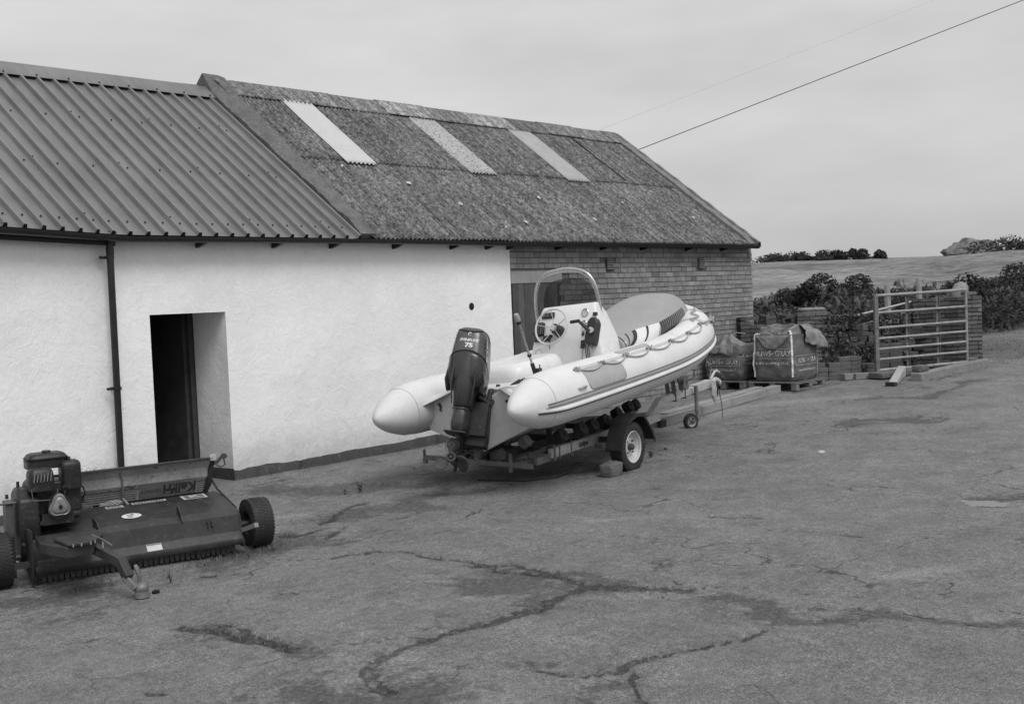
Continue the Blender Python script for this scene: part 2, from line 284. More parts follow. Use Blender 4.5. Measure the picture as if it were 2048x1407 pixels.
hh = t.ma('ADD', t.ma('MULTIPLY', n4, .5), t.ma('ADD', t.ma('MULTIPLY', n3, .7), t.ma('MULTIPLY', n5, .35))); hh = t.ma('SUBTRACT', hh, t.ma('MULTIPLY', ck, .8)); hh = t.ma('ADD', hh, t.ma('MULTIPLY', spk, .5))
t.bump(hh, 1.0, .016)
me.materials.append(t.m)
GO = bpy.data.objects.new('ground', me); COL.objects.link(GO); tag(GO, kind='structure')
# puddle
b = MB(); ring = []
for k in range(160):
    a = k/160*2*math.pi; rr = 1+.6*nz3(math.cos(a)*1.8, math.sin(a)*1.8, 2)+.5*nz3(math.cos(a)*7, math.sin(a)*7, 8)+.35*nz3(math.cos(a)*19, math.sin(a)*19, 3)
    u_, v_ = .27*rr*math.cos(a), .13*rr*math.sin(a); cA, sA = math.cos(R(-71)), math.sin(R(-71)); ring.append((2.33+u_*cA-v_*sA, -7.23+u_*sA+v_*cA, 0.))
ring = [(p[0]+(0), p[1], gz(2.3, -7.2)-.020) for p in ring]
pm_ = NT('puddle_water'); pm_.b.inputs['Base Color'].default_value = (.05, .05, .05, 1); pm_.set(.05, 0, .9); pm_.bump(pm_.noise(12, 3), .05, .002)
b.add(ring, [tuple(range(160))]); tag(b.build('puddle', pm_.m), kind='structure')
# ------------------------------------------------------------ barn
BEND = -1.34; TH10 = R(10)
def wallxy(x, y):            # x along the wall, y into the building; left of BEND the wall turns towards the yard
    if x >= BEND: return (x, y)
    k = x-BEND; return (BEND + k*math.cos(TH10) - y*math.sin(TH10)*min(1, -k/.3), k*math.sin(TH10) + y*math.cos(TH10))
barn = thing('barn', 'long low barn with rendered white and brick front under two different corrugated roofs', 'barn')
t = NT('white_render')
na = t.noise(7, 7, .68, dist=1.2); nb = t.noise(38, 5, .65); nc = t.noise(.8, 4); ns = t.noise(4, 5, .6, vec=t.coord((2.6, 1, .35)))
tr = t.noise(3.2, 3, .5, vec=t.coord((1, 1, 1), (0, .7, 0)), dist=2.5); tr = t.mr(tr, .47, .53, 0, 1)
v = t.ma('MULTIPLY', t.mr(nc, .3, .7, .90, 1.05), t.mr(ns, .35, .7, 1.0, .985)); v = t.ma('MULTIPLY', v, t.mr(nb, .25, .75, .93, 1.06)); v = t.ma('MULTIPLY', v, t.mr(na, .3, .7, .96, 1.03)); v = t.ma('MULTIPLY', v, WALLB)
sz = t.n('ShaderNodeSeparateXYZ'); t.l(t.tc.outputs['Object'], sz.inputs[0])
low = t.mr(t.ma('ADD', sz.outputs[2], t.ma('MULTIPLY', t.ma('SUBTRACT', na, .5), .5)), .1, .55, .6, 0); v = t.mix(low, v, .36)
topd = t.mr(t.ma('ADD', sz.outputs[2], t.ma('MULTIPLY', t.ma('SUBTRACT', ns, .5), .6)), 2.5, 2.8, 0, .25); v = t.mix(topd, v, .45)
sp_ = t.ma('MULTIPLY', t.mr(t.vor(3.5), .0, .03, 1, 0), 1); v = t.mix(t.ma('MULTIPLY', sp_, .6), v, .15)
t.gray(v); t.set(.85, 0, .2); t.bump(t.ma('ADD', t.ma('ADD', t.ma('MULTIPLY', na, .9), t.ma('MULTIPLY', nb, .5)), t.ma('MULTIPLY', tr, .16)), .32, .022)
MWALL = t.m
tar = mat('tar_plinth_paint', .045, .8, .3, 5, .5, 30, .006, spots=.09)
def gridwall(name, x0, x1, z0, z1, holes, mt, st=.06, disp=.006, yoff=0, zb=None):
    b = MB(); xs = sorted(set([round(x, 4) for x in np.arange(x0, x1, st)]+[x1]+[h[0] for h in holes]+[h[1] for h in holes])); zs = sorted(set([round(z, 4) for z in np.arange(z0, z1, st)]+[z1]+[h[2] for h in holes]+[h[3] for h in holes]))
    xs = [x for i, x in enumerate(xs) if i == 0 or x-xs[i-1] > .008]; zs = [x for i, x in enumerate(zs) if i == 0 or x-zs[i-1] > .008]
    vs = []
    for z in zs:
        for x in xs:
            d = disp*(fbm(x*1.6, z*1.6, 3)+.35*fbm(x*7, z*7, 1)); q = wallxy(x, yoff-abs(d)*.6+d)
            # ragged plinth line
            vs.append((q[0], q[1], z))
    n = len(xs); fs = []
    for j in range(len(zs)-1):
        for i in range(n-1):
            cx, cz = (xs[i]+xs[i+1])/2, (zs[j]+zs[j+1])/2
            if any(h[0] < cx < h[1] and h[2] < cz < h[3] for h in holes): continue
            fs.append((j*n+i, j*n+i+1, (j+1)*n+i+1, (j+1)*n+i))
    b.add(vs, fs); return b.build(name, mt, barn, sharp=60)
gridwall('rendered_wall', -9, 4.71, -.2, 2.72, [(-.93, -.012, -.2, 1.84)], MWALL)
# wall top and back, door reveals, dark room
b = MB()
def quadgrid(b, p00, p10, p11, p01, n, mth, disp=.008):
    p00, p10, p11, p01 = map(Vector, (p00, p10, p11, p01)); nn = (p10-p00).cross(p01-p00).normalized(); vs = []
    for j in range(mth+1):
        for i in range(n+1):
            u_, v_ = i/n, j/mth; p = (p00*(1-u_)+p10*u_)*(1-v_)+(p01*(1-u_)+p11*u_)*v_
            if 0 < i < n and 0 < j < mth: p = p+nn*disp*fbm(p.x*3+p.y*3, p.z*3, 5)
            vs.append(p)
    b.add(vs, [(j*(n+1)+i, j*(n+1)+i+1, (j+1)*(n+1)+i+1, (j+1)*(n+1)+i) for j in range(mth) for i in range(n)])
quadgrid(b, (-.012, -.003, -.1), (-.012, .62, -.1), (-.012, .62, 1.84), (-.012, -.003, 1.84), 10, 26)
quadgrid(b, (-.93, .62, -.1), (-.93, -.003, -.1), (-.93, -.003, 1.84), (-.93, .62, 1.84), 10, 26)
quadgrid(b, (-.93, -.003, 1.84), (-.012, -.003, 1.84), (-.012, .62, 1.84), (-.93, .62, 1.84), 14, 10)
b.build('door_reveal', MWALL, barn)
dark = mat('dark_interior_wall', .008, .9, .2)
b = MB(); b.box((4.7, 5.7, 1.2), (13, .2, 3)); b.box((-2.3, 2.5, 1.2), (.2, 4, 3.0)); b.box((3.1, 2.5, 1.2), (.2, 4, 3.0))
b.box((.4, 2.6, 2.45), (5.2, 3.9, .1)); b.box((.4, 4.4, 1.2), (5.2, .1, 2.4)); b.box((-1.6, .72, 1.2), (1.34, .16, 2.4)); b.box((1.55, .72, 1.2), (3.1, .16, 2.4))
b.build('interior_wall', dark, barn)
b = MB(); fr = mat('dark_door_timber', .04, .7, .3, 8)
b.box((-.045, .66, .92), (.06, .07, 1.85)); o = b.build('door_frame', fr, barn, bevel=.004)
b = MB(); b.box((-.13, .98, .93), (.05, .62, 1.8), rz=R(6)); dl_ = b.build('open_door', fr, barn, bevel=.004)
hm = mat('old_steel', .25, .5, .2, metal=.4)
for z in (.45, 1.35): b = MB(); b.box((-.095, .70, z), (.012, .05, .12)); b.build('hinge', hm, dl_)
# plinth strip
b = MB(); xs = np.arange(-9, 4.72, .06); rings = []
for x in xs:
    if -.95 < x < .0: continue
    if x > 3.9 and False: continue
    g = gz(x, 0); h = .115+.03*fbm(x*1.3, 2, 1)+.012*nz3(x*8, 1, 1); 
    if x < -1.4: h *= .9
    rings.append((x, g+h))
for seg in (0, 1):
    rr = [r for r in rings if (r[0] < -.5) == (seg == 0)]; vs = []
    if seg: rr = [(-.012, rr[0][1])]+rr
    for x, zt in rr:
        a = wallxy(x, -.018+.004*nz3(x*5, 0, 0)); c = wallxy(x, .01); vs += [(a[0], a[1]-.006, -.2), (a[0], a[1], zt-.012), (c[0], c[1], zt+.004)]
    b.add(vs, [(i*3+k, i*3+3+k, i*3+4+k, i*3+1+k) for i in range(len(rr)-1) for k in (0, 1)])
b.add([(-.0125, -.018, -.1), (-.0165, -.018, .13), (-.0165, .6, .12), (-.0165, .6, -.1)], [(0, 1, 2, 3)])
b.build('plinth', tar, barn, sharp=60)
# round pipe hole
b = MB(); b.lathe([(.05, -.004), (.036, -.012), (.036, .3)], (3.89, 0, 1.77), (0, 1, 0), 18); b.lathe([(.0001, 0), (.0375, 0)], (3.89, -.0095, 1.77), (0, 1, 0), 18); b.build('pipe_hole', mat('hole_black', .012, .9, .1), barn)
# brick gable-side wall with real bricks
brick = mat('pale_brick', BRICKB, .85, .16, 9, .5, 55, .004, tint=1.0, spots=0)
mortar = mat('mortar', .12, .95, .2, 20, .5, 80, .004)
b = MB(); b.cur = 1; b.box(((4.71+11.43)/2, .117, 1.2), (6.72, .20, 3.0)); b.box((11.33, 2.9, 1.2), (.2, 5.6, 3.0)); 
b.add([(11.30, .0, 2.6), (11.30, 5.8, 2.6), (11.30, 2.9, 4.82), (11.1, .0, 2.6), (11.1, 5.8, 2.6), (11.1, 2.9, 4.82)], [(0, 1, 2), (5, 4, 3)]); b.cur = 0
zc = -.12; row = 0
while zc < 2.70:
    h = .073 if (row*7919) % 5 else .066
    x = 4.712 - random.random()*.22; soft = random.uniform(-.05, .05)
    while x < 11.43:
        L = random.choice([.21, .17, .22, .19, .12, .16, .14]) if row % 2 else random.choice([.20, .22, .17, .15, .19])
        a, c = max(x, 4.715), min(x+L-.009, 11.432 + (random.random() < .3)*.02)
        cz = zc+h/2
        if c-a > .03 and not (a < 5.84 and c > 4.7 and zc < 2.24 and zc+h > 2.05) and not (a < 5.75 and zc < 2.05) and not any(abs((a+c)/2-q) < .16 and 2.22 < cz < 2.41 for q in (7.04, 9.69)):
            yo = random.uniform(-.003, .003)
            b.box(((a+c)/2, .012+yo, cz), (c-a, .03, h-.003), tint=random.gauss(0, .12)+soft-(.12 if nz3(a*.6, zc*1.3, 4) > .22 else 0), jit=.0022)
        x += L
    zc += h+.008; row += 1
# end wall bricks seen at the corner
zc = -.12; row = 0
while zc < 2.6:
    y = 0. if row % 2 else -.0
    while y < 1.2:
        L = .22; b.box((11.42+random.uniform(0, .008), y+L/2, zc+.033), (.03, L-.01, .066), tint=random.gauss(0, .12), jit=.003); y += L
    zc += .077; row += 1
b.build('brick_wall', [brick, mortar], barn, sharp=30)
conc = mat('grey_concrete', .27, .9, .15, 7, .4, 70, .004)
b = MB(); b.box((5.275, .012, 2.145), (1.13, .06, .17), jit=.003); b.build('lintel', conc, barn, bevel=.004)
b = MB(); pk = mat('weathered_planks', .085, .75, .25, 6, .3, 40, .003, tint=1)
for i in range(8): b.box((4.79+i*.125, -.0+.004*(i % 2), 1.03), (.119, .03, 2.04), tint=random.uniform(-.25, .25))
b.build('plank_door', pk, barn, bevel=.003)
b = MB(); b.box((5.265, .010, 1.02), (1.11, .012, 2.05)); b.build('door_recess', dark, barn)
for q in (7.04, 9.69):
    b = MB(); b.box((q, -.004, 2.315), (.17, .014, .17)); v_o = b.build('air_vent', mat('vent_shadow', .06, .8), barn)
    b = MB()
    for i in range(5): b.box((q, -.018, 2.245+i*.035), (.165, .022, .016), M=Matrix.Rotation(R(-25), 3, 'X'))
    b.build('louvre', mat('vent_clay', .2, .8), v_o)
# roofs: point on the front slope, s from 0 (eave) to 1 (ridge)
EZ, RZ, EY, RY = 2.665, 4.955, -.14, 2.87
def roof(x, s, lift=0):
    if x < BEND: e = wallxy(x, EY); ex, ey = e; ez = EZ - (x-BEND)*.03
    else: ex, ey, ez = x, EY, EZ
    rx = x + .0; rz = RZ - (.02*(2.0-x) if x < 2.0 else 0)
    if x < 2.0: rz = 4.815 - .005*(1.9-x)
    n = Vector((0, -.605, .796))
    ey2 = ey
    return Vector((ex*(1-s)+rx*s, ey2*(1-s)+RY*s, ez*(1-s)+rz*s)) + n*lift
t = NT('lichened_asbestos')
st_ = t.coord((3.2, 1, 1)); a = t.noise(20, 8, .8, vec=t.coord((1.2, .75, .75))); c = t.noise(55, 6, .8); d = t.noise(.7, 4); e = t.noise(4, 7, .7, vec=t.coord((2.4, .35, .35)))
v = t.ma('MULTIPLY', t.mr(a, .40, .60, .38, 1.75), t.mr(c, .37, .63, .58, 1.5)); v = t.ma('MULTIPLY', v, t.mr(d, .3, .7, .85, 1.15)); v = t.ma('MULTIPLY', v, t.mr(e, .38, .62, .62, 1.3)); v = t.ma('MULTIPLY', v, ROOFB)
dk_ = t.mr(t.noise(8, 9, .8), .56, .64, 0, .8); v = t.mix(dk_, v, .06)
lc = t.ma('MULTIPLY', t.mr(t.vor(9, vec=t.coord((1, 1, 1))), .08, .14, 1, 0), t.mr(t.noise(2.5, 3), .58, .62, 0, 1)); v = t.mix(lc, v, .42)
lc = t.ma('MULTIPLY', t.mr(t.vor(35), .1, .22, 1, 0), t.mr(t.noise(14, 3), .5, .58, 0, 1)); v = t.mix(t.ma('MULTIPLY', lc, .55), v, .3)
v = t.ma('MULTIPLY', v, t.ma('ADD', 1, t.attr('tint')))
t.gray(v); t.set(.95, 0, .15); t.bump(t.ma('ADD', a, t.ma('MULTIPLY', c, .6)), .8, .014); MASB = t.m
def corr(name, x0, x1, s0, s1, lift, mt, parent=barn, amp=.015, pitch=.076, ns=10, ph=0, rag=0):
    b = MB(); nx_ = max(8, int((x1-x0)/pitch*8)); vs = []
    for j in range(ns+1):
        for i in range(nx_+1):
            x = x0+(x1-x0)*i/nx_; s = s0+(s1-s0)*j/ns; l = lift+amp*math.cos(2*math.pi*x/pitch)+.004*nz3(x*2, s*6, 1)+.01*nz3(x*.6, s*2, 7)
            if j == 0 and rag: s += rag*nz3(math.floor(x/.9)*3.1, 2, 2)
            vs.append(roof(x, s, l))
    n = nx_+1; b.add(vs, [(j*n+i, j*n+i+1, (j+1)*n+i+1, (j+1)*n+i) for j in range(ns) for i in range(nx_)])
    return b.build(name, mt, parent, sharp=180, solid=.008)
LAPS = .485
def xr(x, s): return x + (s-.5)*0
o1 = corr('asbestos_roof', 2.05, 11.2, -.01, LAPS+.03, 0, MASB, ns=14, rag=.004)
o2 = corr('asbestos_roof', 2.05, 11.2, LAPS, 1.0, .017, MASB, ns=14, rag=.004)
t = NT('clear_rooflight'); v = t.ma('MULTIPLY', t.mr(t.noise(3, 5), .3, .7, .93, 1.05), .5); t.gray(v); t.set(.45, 0, .4)
corr('rooflight', 2.9, 3.46, LAPS-.02, .915, .040, t.m, ns=12)
t = NT('mossy_rooflight'); v = t.ma('MULTIPLY', t.mr(t.noise(3, 5), .3, .7, .9, 1.05), .40); v = t.mix(t.mr(t.noise(26, 6, .75), .52, .58, 0, .85), v, .13); t.gray(v); t.set(.7, 0, .3)
corr('rooflight', 5.36, 5.92, LAPS-.02, .90, .036, t.m, ns=12)
t = NT('dull_rooflight'); v = t.ma('MULTIPLY', t.mr(t.noise(5, 6), .3, .7, .85, 1.05), .36); t.gray(v); t.set(.6, 0, .3)
corr('rooflight', 7.72, 8.28, LAPS-.02, .90, .036, t.m, ns=12)
# thin dark strip running up the upper sheets and bits of pale moss
b = MB(); b.tube([roof(9.45+.02*math.sin(i), .50+i*.04, .05) for i in range(12)], .012, 6); b.build('dark_strip', mat('dark_strip_black', .03, .8), barn)
for (x, s) in ((4.3, .22), (4.72, .07), (5.3, .11), (2.75, .44), (9.2, .66), (8.5, .3), (10.2, .2), (6.3, .3), (7.1, .15), (3.7, .35), (9.9, .42)):
    p = roof(x, s, .03); k = random.uniform(.02, .05); b = MB(); b.box(p, (k, k*1.4, .015), M=Matrix.Rotation(R(38), 3, 'X') @ Matrix.Rotation(random.random()*3, 3, 'Z'), jit=.006); b.build('moss_clump', mat('pale_lichen', .5, .9), barn)
# ridge: overlapping angled capping pieces
b = MB(); x = 2.0; k = 0
while x < 11.22:
    L = min(.98, 11.25-x); l = .035+.012*(k % 2)+random.uniform(-.006, .01); tt = random.uniform(-.15, .35); 
    if k in (3, 5): tt = .8
    pr = []
    for xx in (x, x+L+.06):
        f1 = roof(xx, .905, l+.012); f2 = roof(xx, .985, l+.02); top = Vector((xx, RY, RZ+l+.03)); bk = Vector((xx, RY+.32, RZ-.18+l)); pr.append([f1, f2, top, bk, bk-V(0, 0, .02), top-V(0, 0, .02), f2-V(0, 0, .02), f1-V(0, 0, .02)])
    b.loft(pr, tint=tt); x += L; k += 1
b.build('ridge_capping', MASB, barn, bevel=.004)
b = MB(); vs = [roof(2.0, 1, -.05), roof(11.25, 1, -.05), V(11.25, 5.9, 2.6), V(2.0, 5.9, 2.6)]; b.add(vs, [(0, 1, 2, 3)]); vs = [roof(-9, 1, -.05), roof(2.0, 1, -.05), V(2.0, 5.9, 2.6), V(-9, 5.9, 2.6)]; b.add(vs, [(0, 1, 2, 3)]); b.build('rear_roof', MASB, barn)
# mortared verges
def verge(name, x0, x1, l0, mt, s0=-.012, s1=1.0, end=None):
    b = MB(); rings = []
    for i in range(61):
        s = s0+(s1-s0)*i/60; wob = .022*fbm(s*9, x0, 3)+.008*nz3(s*40, x0, 1); e = .02*fbm(s*14, x1, 6)
        k_ = min(1, .15+i/5); dn = -.03-.06*k_; A = roof(x0+e, s, dn); Bq = roof(x0+e, s, (l0+wob)*k_+.02*(1-k_)); Cq = roof(x1-.03+e, s, (l0+.012+wob)*k_+.02*(1-k_)); D = roof(x1+e, s, (l0-.02+wob)*k_+.01*(1-k_)); E = roof(x1+e, s, dn); rings.append([A, Bq, Cq, D, E])
    b.loft(rings); return b.build(name, mt, barn, sharp=50)
MORT = mat('verge_mortar', .16, .95, .3, 9, .8, 40, .012, spots=.27)
o = verge('verge_coping', 1.86, 2.12, .07, mat('coping_mortar', .115, .95, .35, 9, .8, 40, .012, spots=.2), .006)
b = MB(); b.loft([[roof(x, .955, .05), roof(x, .99, .115), V(x, RY+.05, RZ+.13), V(x, RY+.2, RZ), V(x, RY, RZ-.1)] for x in (1.86, 1.98, 2.12)]); b.build('coping_peak', mat('coping_mortar', .115), barn, sharp=50)
verge('verge_mortar_strip', 11.06, 11.30, .055, MORT)
b = MB(); rings = []
for i in range(40):
    s = -.02+1.02*i/39; wob = .012*fbm(s*17, 3, 3); rings.append([roof(11.25, s, .02), roof(11.25, s, .08+wob), roof(11.35+.01*nz3(s*20, 1, 1), s, .075+wob), roof(11.35, s, -.06), roof(11.25, s, -.06)])
b.loft(rings); b.build('verge_capping', MORT, barn, sharp=50)
b = MB(); b.loft([[roof(x, .0, -.012), roof(x, .0, -.05), roof(x, .02, -.05), roof(x, .02, -.012)] for x in np.linspace(2.15, 11.2, 30)]); b.build('eave_filler', mat('eave_mortar', .12, .9), barn)
# metal box profile roof
t = NT('painted_steel_roof'); a = t.noise(1.2, 5); c = t.noise(9, 6, .7, vec=t.coord((1.5, .3, .3))); v = t.ma('MULTIPLY', t.mr(a, .3, .7, .88, 1.12), t.mr(c, .35, .65, .84, 1.12)); v = t.ma('MULTIPLY', v, METALB); t.gray(v); t.set(.38, 0, .6); t.bump(t.noise(3, 3), .05, .01); MSTEEL = t.m
b = MB(); prof = []; x = -9.0; P_ = .2
while x < 1.84:
    prof += [(x, 0), (x+.148, 0), (x+.161, .043), (x+.189, .043)]; x += P_
prof = [q for q in prof if q[0] < 1.86]; ns = 6
vs = [roof(x, -.02+1.0*j/ns, .02+h) for j in range(ns+1) for x, h in prof]; n = len(prof)
b.add(vs, [(j*n+i, j*n+i+1, (j+1)*n+i+1, (j+1)*n+i) for j in range(ns) for i in range(n-1)])
x = -9.0; b.cur = 1
while x < 1.7:
    b.add([roof(x+.15, -.022, .02), roof(x+.161, -.022, .063), roof(x+.189, -.022, .063), roof(x+.2, -.022, .02)], [(0, 1, 2, 3)]); x += P_
i = 0; x = -9.0
while x < 1.75:
    for s in (.045, .36, .68, .985):
        if (i % 2 == 0 or s == .045): b.lathe([(.0001, .012), (.009, .010), (.011, 0)], roof(x+.07, s+.004*nz3(x, s), .025), (0, -.605, .796), 8)
    if i % 5 == 1:
        for s in (.06, .37, .69): b.lathe([(.0001, .012), (.009, .010), (.011, 0)], roof(x+.175, s, .06), (0, -.605, .796), 8)
    i += 1; x += P_
b.build('metal_roof', [MSTEEL, mat('screw_black', .02, .6)], barn, sharp=20)
b = MB(); rr = []
for x in np.linspace(-9, 1.84, 14):
    rr.append([roof(x, .925, .062), roof(x, .93, .066), roof(x, 1.0, .085), V(roof(x, 1).x, RY+.06, RZ+.02 if x > 9 else roof(x, 1).z+.10), V(roof(x, 1).x, RY+.3, roof(x, 1).z-.12), V(roof(x, 1).x, RY+.3, roof(x, 1).z-.14), roof(x, .99, .06), roof(x, .925, .058)])
b.loft(rr); b.cur = 1
for x in np.arange(-8.8, 1.75, .4): b.lathe([(.0001, .012), (.010, .010), (.012, 0)], roof(x+.17, .935, .07), (0, -.605, .796), 8)
b.build('metal_ridge', [MSTEEL, mat('screw_black', .02, .6)], barn, sharp=25)
# fascia, gutter, brackets, downpipe
black = mat('black_plastic', .016, .38, .2, 10, .1, 30)
b = MB(); pts = [wallxy(x, -.195) for x in (-9, -6, -3, -1.8, -1.5, -1.34)]+[(x, -.195) for x in (-1.1, 0, 2, 4, 6, 8, 10, 11.33)]
def gzed(x): return (2.66-.03*(x-BEND) if x < BEND else 2.66+.006*math.sin(x*.9)) - .035
prof = [(math.cos(a)*.056, math.sin(a)*.056) for a in [math.pi+math.pi*k/10 for k in range(11)]]+[(.052, .0)]+[(math.cos(a)*.051, math.sin(a)*.051) for a in [2*math.pi-math.pi*k/10 for k in range(11)]]
vx = [(-9, 0), (-6, 0), (-3, 0), (-1.8, 0), (-1.5, 0), (-1.34, 0)]
rings = []
for i, p in enumerate(pts):
    xx = (vx[i][0] if i < 6 else p[0]); rings.append([(p[0], p[1]+q[0], gzed(xx)+q[1]) for q in prof])
b.loft(rings); b.build('gutter', black, barn, sharp=50)
b = MB(); b.box((11.33, -.195, 2.64), (.02, .125, .09)); b.build('gutter_end', black, barn, bevel=.01)
b = MB()
b.add([wallxy(-9, -.13)+(2.85,), wallxy(-1.34, -.13)+(2.645,), wallxy(-1.34, -.13)+(2.53,), wallxy(-9, -.13)+(2.74,)][::1], [(0, 1, 2, 3)])
b.box(((-1.34+11.3)/2, -.06, 2.615), (12.64, .13, .03)); b.build('fascia', mat('dark_fascia', .02, .7), barn)
for x in (-.32, .67, 1.5, 2.51, 3.54, 4.22, 4.66, 5.73, 6.82, 7.89, 9.21, 10.35):
    b = MB(); b.prism([(-.0, 0), (-.2, .0), (-.2, -.02), (-.10, -.055), (0, -.075)], (x-.022, -.001, 2.60), (0, 1, 0), (0, 0, 1), .044); b.build('gutter_bracket', black, barn)
b = MB(); b.tube([(-1.405, -.135, 2.60), (-1.405, -.133, 2.4), (-1.405, -.12, 1.2), (-1.400, -.10, .06)], .034, 16)
b.cyl((-1.405, -.175, 2.67), (-1.405, -.165, 2.56), .052, n=16); b.cyl((-1.405, -.135, 2.52), (-1.405, -.134, 2.44), .039)
o = b.build('downpipe', black, barn)
for z in (2.42, 1.13): b = MB(); b.cyl((-1.405, -.125, z-.015), (-1.405, -.125, z+.015), .042); b.box((-1.405, -.06, z), (.03, .12, .022)); b.box((-1.46, -.11, z), (.07, .02, .022)); b.sph((-1.495, -.11, z), .016, 8); b.build('pipe_clip', black, o)
# ------------------------------------------------------------ trailer
TO = V(2.415, -2.636, gz(2.4, -2.6)-.01); YAW = R(7)
TM = Matrix.Translation(TO) @ Matrix.Rotation(YAW, 4, 'Z')
rubber = mat('black_rubber', .022, .75, .3, 8, .3, 60, .003, spots=.045)
galv = mat('galvanised_steel', .42, .55, .3, 9, .2, 50, .002, metal=.15, spots=.2)
galvd = mat('dirty_galvanised_steel', .17, .6, .4, 9, .3, 50, .002, metal=.3, spots=.05)
dsteel = mat('dark_steel', .05, .6, .4, 9, .3, 40, .002, spots=.10)
dplast = mat('dark_plastic', .02, .45, .2, 9, .1, 40)
tr = thing('boat_trailer', 'galvanised roller trailer with black mudguards carrying the inflatable boat', 'trailer', M=TM)
def tyre_rim(par, c, r, wd, side, rr, tread=24, mt=rubber):
    """axis along y, side = -1 outer face towards -y"""
    b = MB(); h = wd/2
    pr = [(rr*.99, -h*.72), (rr*1.02, -h*.9), (rr+(r-rr)*.5, -h), (r*.95, -h*.86), (r*.985, -h*.72), (r, -h*.35), (r, 0), (r, h*.35), (r*.985, h*.72), (r*.95, h*.86), (rr+(r-rr)*.5, h), (rr*1.02, h*.9), (rr*.99, h*.72)]
    b.lathe(pr, c, (0, 1, 0), 48)
    for row in (-.34, -.115, .115, .34):
        for k in range(44):
            a = 2*math.pi*(k+(.5 if row in (-.115, .34) else 0))/44; p = Vector(c)+V(math.cos(a)*(r-.0005-.005*(abs(row) > .3)), row*wd, math.sin(a)*(r-.0005-.005*(abs(row) > .3))); 
            b.box(p, (.006, wd*.24, r*.092), M=Matrix.Rotation(-a, 3, 'Y') @ Matrix.Rotation(.3 if row > 0 else -.3, 3, 'X'))
    return b.build('tyre', mt, par, sharp=40)
def wheel(par, c0, r, wd, rr, rimmat, side=-1, rz=0):
    b = MB(); s = side; h = wd/2; c = (0, 0, 0)
    b.lathe([(rr*1.03, s*h*.93), (rr*1.0, s*h*.99), (rr*.95, s*h*.90), (rr*.93, s*h*.55), (rr*.86, s*h*.45), (rr*.82, s*h*.15), (rr*.60, s*h*.05), (rr*.55, s*h*.22), (rr*.42, s*h*.30), (rr*.40, s*h*.25), (.001, s*h*.25)], c, (0, 1, 0), 40)
    b.lathe([(rr*.96, -s*h*.9), (rr*.96, s*h*.5)], c, (0, 1, 0), 40)
    w_ = b.build('wheel', rimmat, par, sharp=40); w_.location = c0; w_.rotation_euler = (0, 0, rz)
    tyre_rim(w_, c, r, wd, side, rr)
    b = MB(); C_ = Vector(c); b.cyl(C_+V(0, s*h*.2, 0), C_+V(0, s*h*.85, 0), rr*.24, rr*.20, 20); b.sph(C_+V(0, s*h*.85, 0), rr*.19, 12, (1, .4, 1)); b.build('hub', dsteel, w_)
    for k in range(4):
        b = MB(); a = math.pi/4+k*math.pi/2; p = C_+V(math.cos(a)*rr*.49, s*h*.2, math.sin(a)*rr*.49); b.cyl(p, p+V(0, s*h*.25, 0), .011, n=6); b.build('wheel_nut', dsteel, w_)
    return w_
rimm = mat('silver_rim', .5, .4, .15, 6, .1, metal=.2)
wheel(tr, (-.06, -.86, .25), .265, .15, .165, rimm, -1)
wheel(tr, (-.06, .86, .235), .265, .15, .165, rimm, 1)
for s in (-1, 1):
    b = MB(); path = [(-.375, .25), (-.33, .38), (-.20, .545), (-.02, .60), (.13, .585), (.29, .43), (.38, .29)]
    y0, y1 = s*.765, s*.965
    for (a, c) in zip(path, path[1:]):
        pass
    rings = [[(x, y0, z), (x, y1, z), (x, y1, z-.035) if True else 0, (x*.985, y1-s*.01, z-.035), (x*.985, y1-s*.01, z-.012), (x*.985, y0, z-.012)] for x, z in path]
    b.loft(rings); g = b.build('mudguard', dplast, tr, sharp=20)
    b = MB(); b.prism([(x, z-.006) for x, z in path]+[(.25, .22), (-.25, .22)], (0, y0, 0), (1, 0, 0), (0, 0, 1), .008 if s < 0 else -.008); b.build('inner_panel', dplast, g)
    b = MB(); b.box((-.27, s*.72, .30), (.30, .10, .045)); b.box((0, s*.70, .31), (.12, .12, .09)); b.box((.0, s*.745, .25), (.06, .06, .14)); b.build('suspension_arm', dsteel, tr, bevel=.004)
    b = MB(); b.bar((.31, s*.88, .40), (.40, s*.88, .40), .03, .02); b.box((.415, s*.89, .34), (.03, .07, .06)); b.build('marker_lamp', dplast, tr, bevel=.004)
b = MB(); b.box((0, 0, .30), (.08, 1.42, .075)); b.build('axle', dsteel, tr, bevel=.005)
# side rails
for s in (-1, 1):
    b = MB(); b.bar((-.99, s*.48, .285), (-.28, s*.48, .315), .05, .10); b.bar((-.28, s*.48, .315), (1.0, s*.46, .36), .05, .10); b.bar((1.0, s*.46, .36), (2.25, s*.06, .30), .05, .10); b.build('side_rail', galv if s < 0 else galvd, tr, bevel=.006)
    b = MB(); b.bar((-1.22, s*.46, .235), (-.55, s*.46, .27), .04, .07); b.box((-.94, s*.50, .29), (.035, .03, .16)); b.box((-.62, s*.51, .30), (.012, .014, .17)); b.box((-.85, s*.51, .285), (.012, .014, .14)); b.build('rail_bracket', galvd, tr, bevel=.003)
lettering('snipe', .085, lambda x, y: V(-.37+x, -.5075, .312+y+x*.04), mat('faded_black_print', .05, .7), tr, bold=.003)
b = MB(); b.bar((-1.3, 0, .28), (2.2, 0, .30), .08, .08); b.bar((-.75, -.48, .28), (-.75, .48, .28), .05, .06); b.bar((.85, -.46, .33), (.85, .46, .33), .05, .06); b.build('spine', dsteel, tr, bevel=.005)
